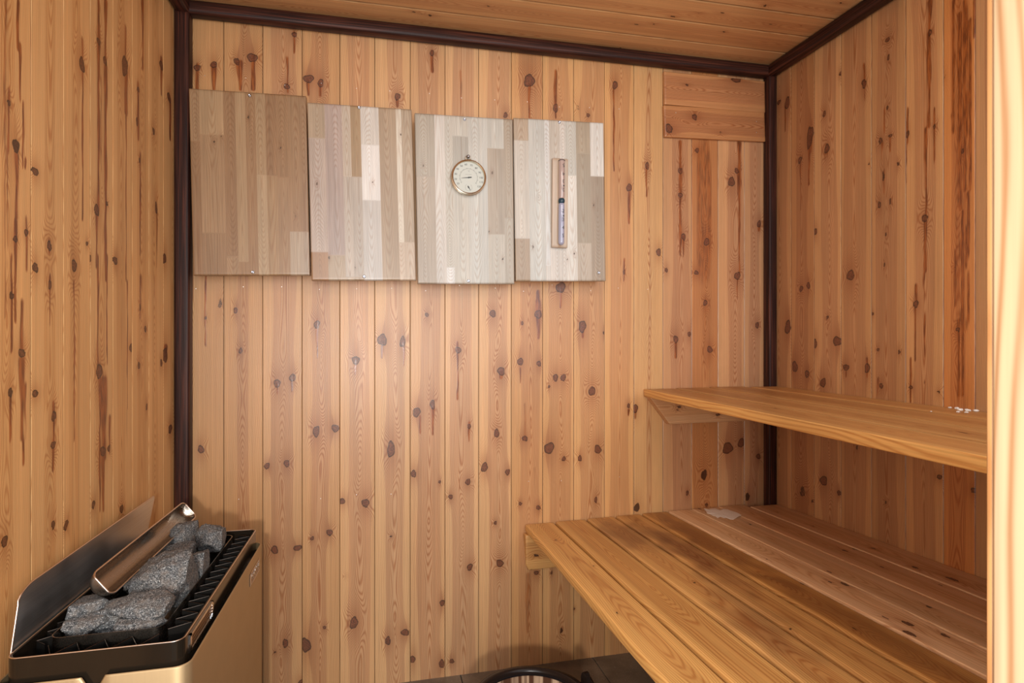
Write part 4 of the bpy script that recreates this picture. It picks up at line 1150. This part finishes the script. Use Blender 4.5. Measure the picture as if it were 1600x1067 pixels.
# ---- gutter-shaped steel tray ----------------------------------------------
def trough():
    ya, yb_ = 1.100, 1.566; L_ = Vector((-.470, HT + .071)); R2 = Vector((-.440, HT + .033))
    c_ = (L_ + R2) / 2; e = (R2 - L_) / 2; rad = e.length; nrm = Vector((e.y, -e.x)).normalized()
    if nrm.x > 0: nrm = -nrm
    bm = bmesh.new(); rows = []; ms = 16; rc = .018
    ys = [ya + rc * (1 - math.cos(PI / 2 * k / 5)) for k in range(6)] + list(np.linspace(ya + rc, yb_ - rc, 20))[1:-1] + [yb_ - rc * (1 - math.cos(PI / 2 * k / 5)) for k in range(5, -1, -1)]
    for y in ys:
        q = min(y - ya, yb_ - y); k = 1.0
        if q < rc: k = 1 - rc / rad * (1 - math.sqrt(max(0, 1 - (1 - q / rc) ** 2))) * .55
        row = []
        for j_ in range(ms + 1):
            a = PI * j_ / ms; p = c_ - e * (math.cos(a) * k) + nrm * (rad * .92 * math.sin(a) * k)
            row.append(bm.verts.new((p.x, y, p.y)))
        rows.append(row)
    for i in range(len(rows) - 1):
        for j_ in range(ms): bm.faces.new((rows[i][j_], rows[i + 1][j_], rows[i + 1][j_ + 1], rows[i][j_ + 1]))
    bm.faces.new(rows[0]); bm.faces.new(rows[-1][::-1])
    rim = [v.co.copy() for v in rows[0][::-1]] 
    rim = [r[0].co.copy() for r in rows] + [r[-1].co.copy() for r in rows[::-1]]
    bmesh.ops.recalc_face_normals(bm, faces=bm.faces[:])
    return bm, rim
bm, rim_ = trough()
tr = empty('steel_tray', (-.452, 1.35, HT + .02), 'long gutter-shaped steel tray with rounded ends lying over the heater stones', 'tray')
# drop the end caps' flat faces (rounded already) and keep the shell open on top
o = from_bm('trough', bm, M['trough'], tr, True)
md = o.modifiers.new('s', 'SOLIDIFY'); md.thickness = .0014
from_bm('rolled_rim', tube(rim_, .0016, 6, True), M['edge'], tr, True)

# ---- stones -----------------------------------------------------------------
def stone(px, py, dz, wpx, hpx, seed, label, flat=.62, rotz=0.0, depth=1.0, zoff=0):
    z = HT + dz; X, Y = on_z(px, py, z); t = (z - CH) / ray(px, py)[2]
    a = wpx / 2 * t / F * .95; c = hpx / 2 * t / F * .95
    rg = random.Random(seed)
    bm = bmesh.new(); bmesh.ops.create_icosphere(bm, subdivisions=5, radius=1)
    planes = []
    for k in range(15):
        v = Vector((rg.gauss(0, 1), rg.gauss(0, 1), rg.gauss(0, 1))).normalized(); planes.append((v, rg.uniform(.70, 1.0)))
    for ax_ in ((0, 0, 1), (0, 0, -1)): planes.append(((Vector(ax_) + Vector((rg.uniform(-.3, .3), rg.uniform(-.3, .3), 0))).normalized(), .75))
    for v in bm.verts:
        d = v.co.normalized(); r = 1.12
        rs_ = [dd / max(1e-3, d.dot(nv)) for nv, dd in planes if d.dot(nv) > .05]
        r = min([r] + rs_)
        r *= 1 + .06 * mnoise.noise(d * 3 + Vector((seed, 0, 0))) + .035 * mnoise.noise(d * 9 + Vector((0, seed, 0))) + .022 * mnoise.noise(d * 24)
        v.co = d * r
    sc = Matrix.Diagonal((a * 1.1, a * 1.1 * depth, c * flat * 1.25, 1))
    bmesh.ops.transform(bm, matrix=Matrix.Rotation(rotz, 4, 'Z') @ sc, verts=bm.verts[:])
    for v in bm.verts:  # keep every stone inside the frame
        v.co.x = min(max(v.co.x, IX0 + .004 - X), IX1 - .003 - X); v.co.y = min(max(v.co.y, IY0 + .004 - Y), IY1 - .004 - Y)
    o = from_bm('sauna_stone', bm, M['stone'], None); auto_smooth(o, 60); o.location = (X, Y, z)
    tag(o, label, 'stone', 'granite stones in the sauna heater')
    return o
stone(128,950,.012,84,46,1,'flat grey granite stone at the near left end of the heater basket',.62,.5,.75)
stone(132,972,-.004,82,44,2,'flat granite stone tucked under the near left one in the heater',.7,.1,.7)
stone(168,968,-.006,54,50,3,'bluish granite stone wedged low between the near stones in the heater',.8,.3,.8)
stone(222,946,.014,104,60,4,'slab-like granite stone lying across the middle front of the heater',.62,-.5,.62)
stone(221,976,-.006,74,34,5,'low granite stone against the near right corner of the heater frame',.8,.2,.55)
stone(264,908,.018,98,84,6,'largest grey granite stone, in the middle of the heater basket',.95,.8,.95)
stone(313,884,.010,42,52,7,'granite stone on the right edge behind the largest heater stone',.9,.2,.9)
stone(330,842,.020,44,44,8,'granite stone at the far right end of the heater basket',1.0,.4,.95)
stone(288,842,.018,54,52,9,'pointed granite stone standing at the far end beside the steel tray',1.1,1.1,.75)
stone(276,866,.004,66,36,10,'granite stone half hidden behind the largest heater stone',.9,.2,.8)
stone(231,895,.000,44,36,11,'dark granite stone half under the steel tray in the middle of the heater',.9,.2,.9)
stone(212,914,-.010,34,26,12,'small dark granite stone low beside the steel tray',.9,.2,.9)

# =================================================================== BUCKET
bc = Vector((0.338, 1.25, 0.0)); BR, BH = .135, .250
bk_ = empty('sauna_bucket', (bc.x, bc.y, 0), 'dark-rimmed round wooden sauna bucket of water on the floor', 'bucket')
prof = [(BR * .86, .002), (BR * .86, .0), (BR - .001, BH - .010), (BR - .015, BH - .010), (BR * .86 - .014, .020), (.0001, .020)]
seg = 96
bm = bmesh.new(); R_ = []
uv = []
for r, h in prof[1:]:
    row = []
    for k in range(seg):
        a = 2 * PI * k / seg; row.append(bm.verts.new((bc.x + r * math.cos(a), bc.y + r * math.sin(a), h)))
    R_.append(row)
for i in range(len(R_) - 1):
    for k in range(seg): bm.faces.new((R_[i][k], R_[i][(k + 1) % seg], R_[i + 1][(k + 1) % seg], R_[i + 1][k]))
bm.faces.new(R_[0])
bmesh.ops.recalc_face_normals(bm, faces=bm.faces[:])
o = from_bm('staves', bm, M['staves'], bk_)
me = o.data; co = np.array([v.co for v in me.vertices])
an = np.arctan2(co[:, 1] - bc.y, co[:, 0] - bc.x)
at_ = me.attributes.new('uvw', 'FLOAT_VECTOR', 'POINT')
at_.data.foreach_set('vector', np.stack([np.cos(an) * .13, co[:, 2] * .3, np.sin(an) * .13], 1).astype(np.float32).ravel())
auto_smooth(o, 30)
bm = lathe([(BR - .017, BH - .012), (BR - .016, BH - .001), (BR - .010, BH + .004), (BR + .001, BH + .003), (BR + .004, BH - .004), (BR + .003, BH - .014), (BR - .017, BH - .012)], tuple(bc), 'Z', 72)
bmesh.ops.delete(bm, geom=[f for f in bm.faces if len(f.verts) > 8], context='FACES')
o = from_bm('rim', bm, M['darkwood'], bk_, True)
bm = lathe([(.0001, .118), (BR - .0245, .118), (BR - .0248, .112), (.0001, .112)], tuple(bc), 'Z', 72)
o = from_bm('water_surface', bm, M['water'], bk_)
for zz in (.05, .19):
    rr = BR * .86 + (BR * .14) * zz / BH
    bm = ring_wall([((rr + .0025) * math.cos(a) + bc.x, (rr + .0025) * math.sin(a) + bc.y) for a in np.linspace(0, 2 * PI, 64, endpoint=False)],
                   [((rr - .001) * math.cos(a) + bc.x, (rr - .001) * math.sin(a) + bc.y) for a in np.linspace(0, 2 * PI, 64, endpoint=False)], zz - .010, zz + .010)
    from_bm('hoop', bm, M['steel'], bk_)
ea = math.radians(12)
for sgn in (1, -1):
    d = Vector((math.cos(ea), math.sin(ea), 0)) * sgn; tdir = Vector((-d.y, d.x, 0))
    bm = bmesh.new(); vs1 = []; vs2 = []
    for (a_, z_) in ((-.013, .20), (-.013, .262), (-.010, .272), (-.004, .278), (.004, .278), (.010, .272), (.013, .262), (.013, .20)):
        base = bc + d * (BR + .0045) + tdir * a_; vs1.append(bm.verts.new((base.x, base.y, z_)))
        base = bc + d * (BR + .0165) + tdir * a_; vs2.append(bm.verts.new((base.x, base.y, z_)))
    bm.faces.new(vs1); bm.faces.new(vs2[::-1])
    for i in range(8): bm.faces.new((vs1[i], vs1[(i + 1) % 8], vs2[(i + 1) % 8], vs2[i]))
    bmesh.ops.recalc_face_normals(bm, faces=bm.faces[:])
    from_bm('handle_ear', bm, M['darkwood'], bk_)
d = Vector((math.cos(ea), math.sin(ea), 0)); tn = Vector((d.y, -d.x, 0))
pts = []
for k in range(21):
    a = PI * k / 20
    p = bc + d * (math.cos(a) * (BR + .021)) + tn * (math.sin(a) * .158); pts.append((p.x, p.y, .262 - .055 * math.sin(a)))
from_bm('bail_handle', tube(pts, .004, 8), M['darkwood'], bk_, True)

# =================================================================== LIGHT + CAMERA
def area(name, loc, target, sx_, sy_, power, col=(1, 1, 1)):
    l = D2.lights.new(name, 'AREA'); l.shape = 'RECTANGLE'; l.size = sx_; l.size_y = sy_; l.energy = power; l.color = col
    o = D2.objects.new(name, l); C.objects.link(o); o.location = loc
    o.rotation_euler = (Vector(target) - Vector(loc)).to_track_quat('-Z', 'Y').to_euler()
    return o
area('daylight', (0.55, -0.90, 1.45), (0.45, 1.8, 1.10), 2.2, 1.2, 29, (0.93, 0.97, 1.0))
area('flash_lamp', (-0.07, -0.42, 1.00), (0.40, 1.8, 0.80), 0.07, 0.07, 16, (1.0, 0.94, 0.86))
area('ceiling_fill', (0.60, 0.55, 1.93), (0.80, 1.3, 0.5), 1.2, 0.3, 5.0, (1.0, 0.95, 0.88))
area('doorway_fill', (-0.30, -0.02, 0.95), (1.35, 1.2, 0.45), 0.3, 1.0, 5.0, (0.98, 0.97, 0.96))
w = D2.worlds.new('world'); bpy.context.scene.world = w; w.use_nodes = True
bg = w.node_tree.nodes.get('Background') or w.node_tree.nodes.new('ShaderNodeBackground')
bg.inputs[0].default_value = (0.85, 0.92, 1.0, 1); bg.inputs[1].default_value = 0.9

cam = D2.cameras.new('camera'); co_ = D2.objects.new('camera', cam); C.objects.link(co_)
cam.sensor_width = 36; cam.lens = 36 * F / 1600; cam.clip_start = 0.01
cam.shift_y = (HOR - 533.5) / 1600
co_.location = (0, 0, CH); co_.rotation_euler = (PI / 2, 0, -YAW)
sc = bpy.context.scene; sc.camera = co_
sc.view_settings.view_transform = 'Standard'; sc.view_settings.look = 'None'
sc.view_settings.exposure = 0.0
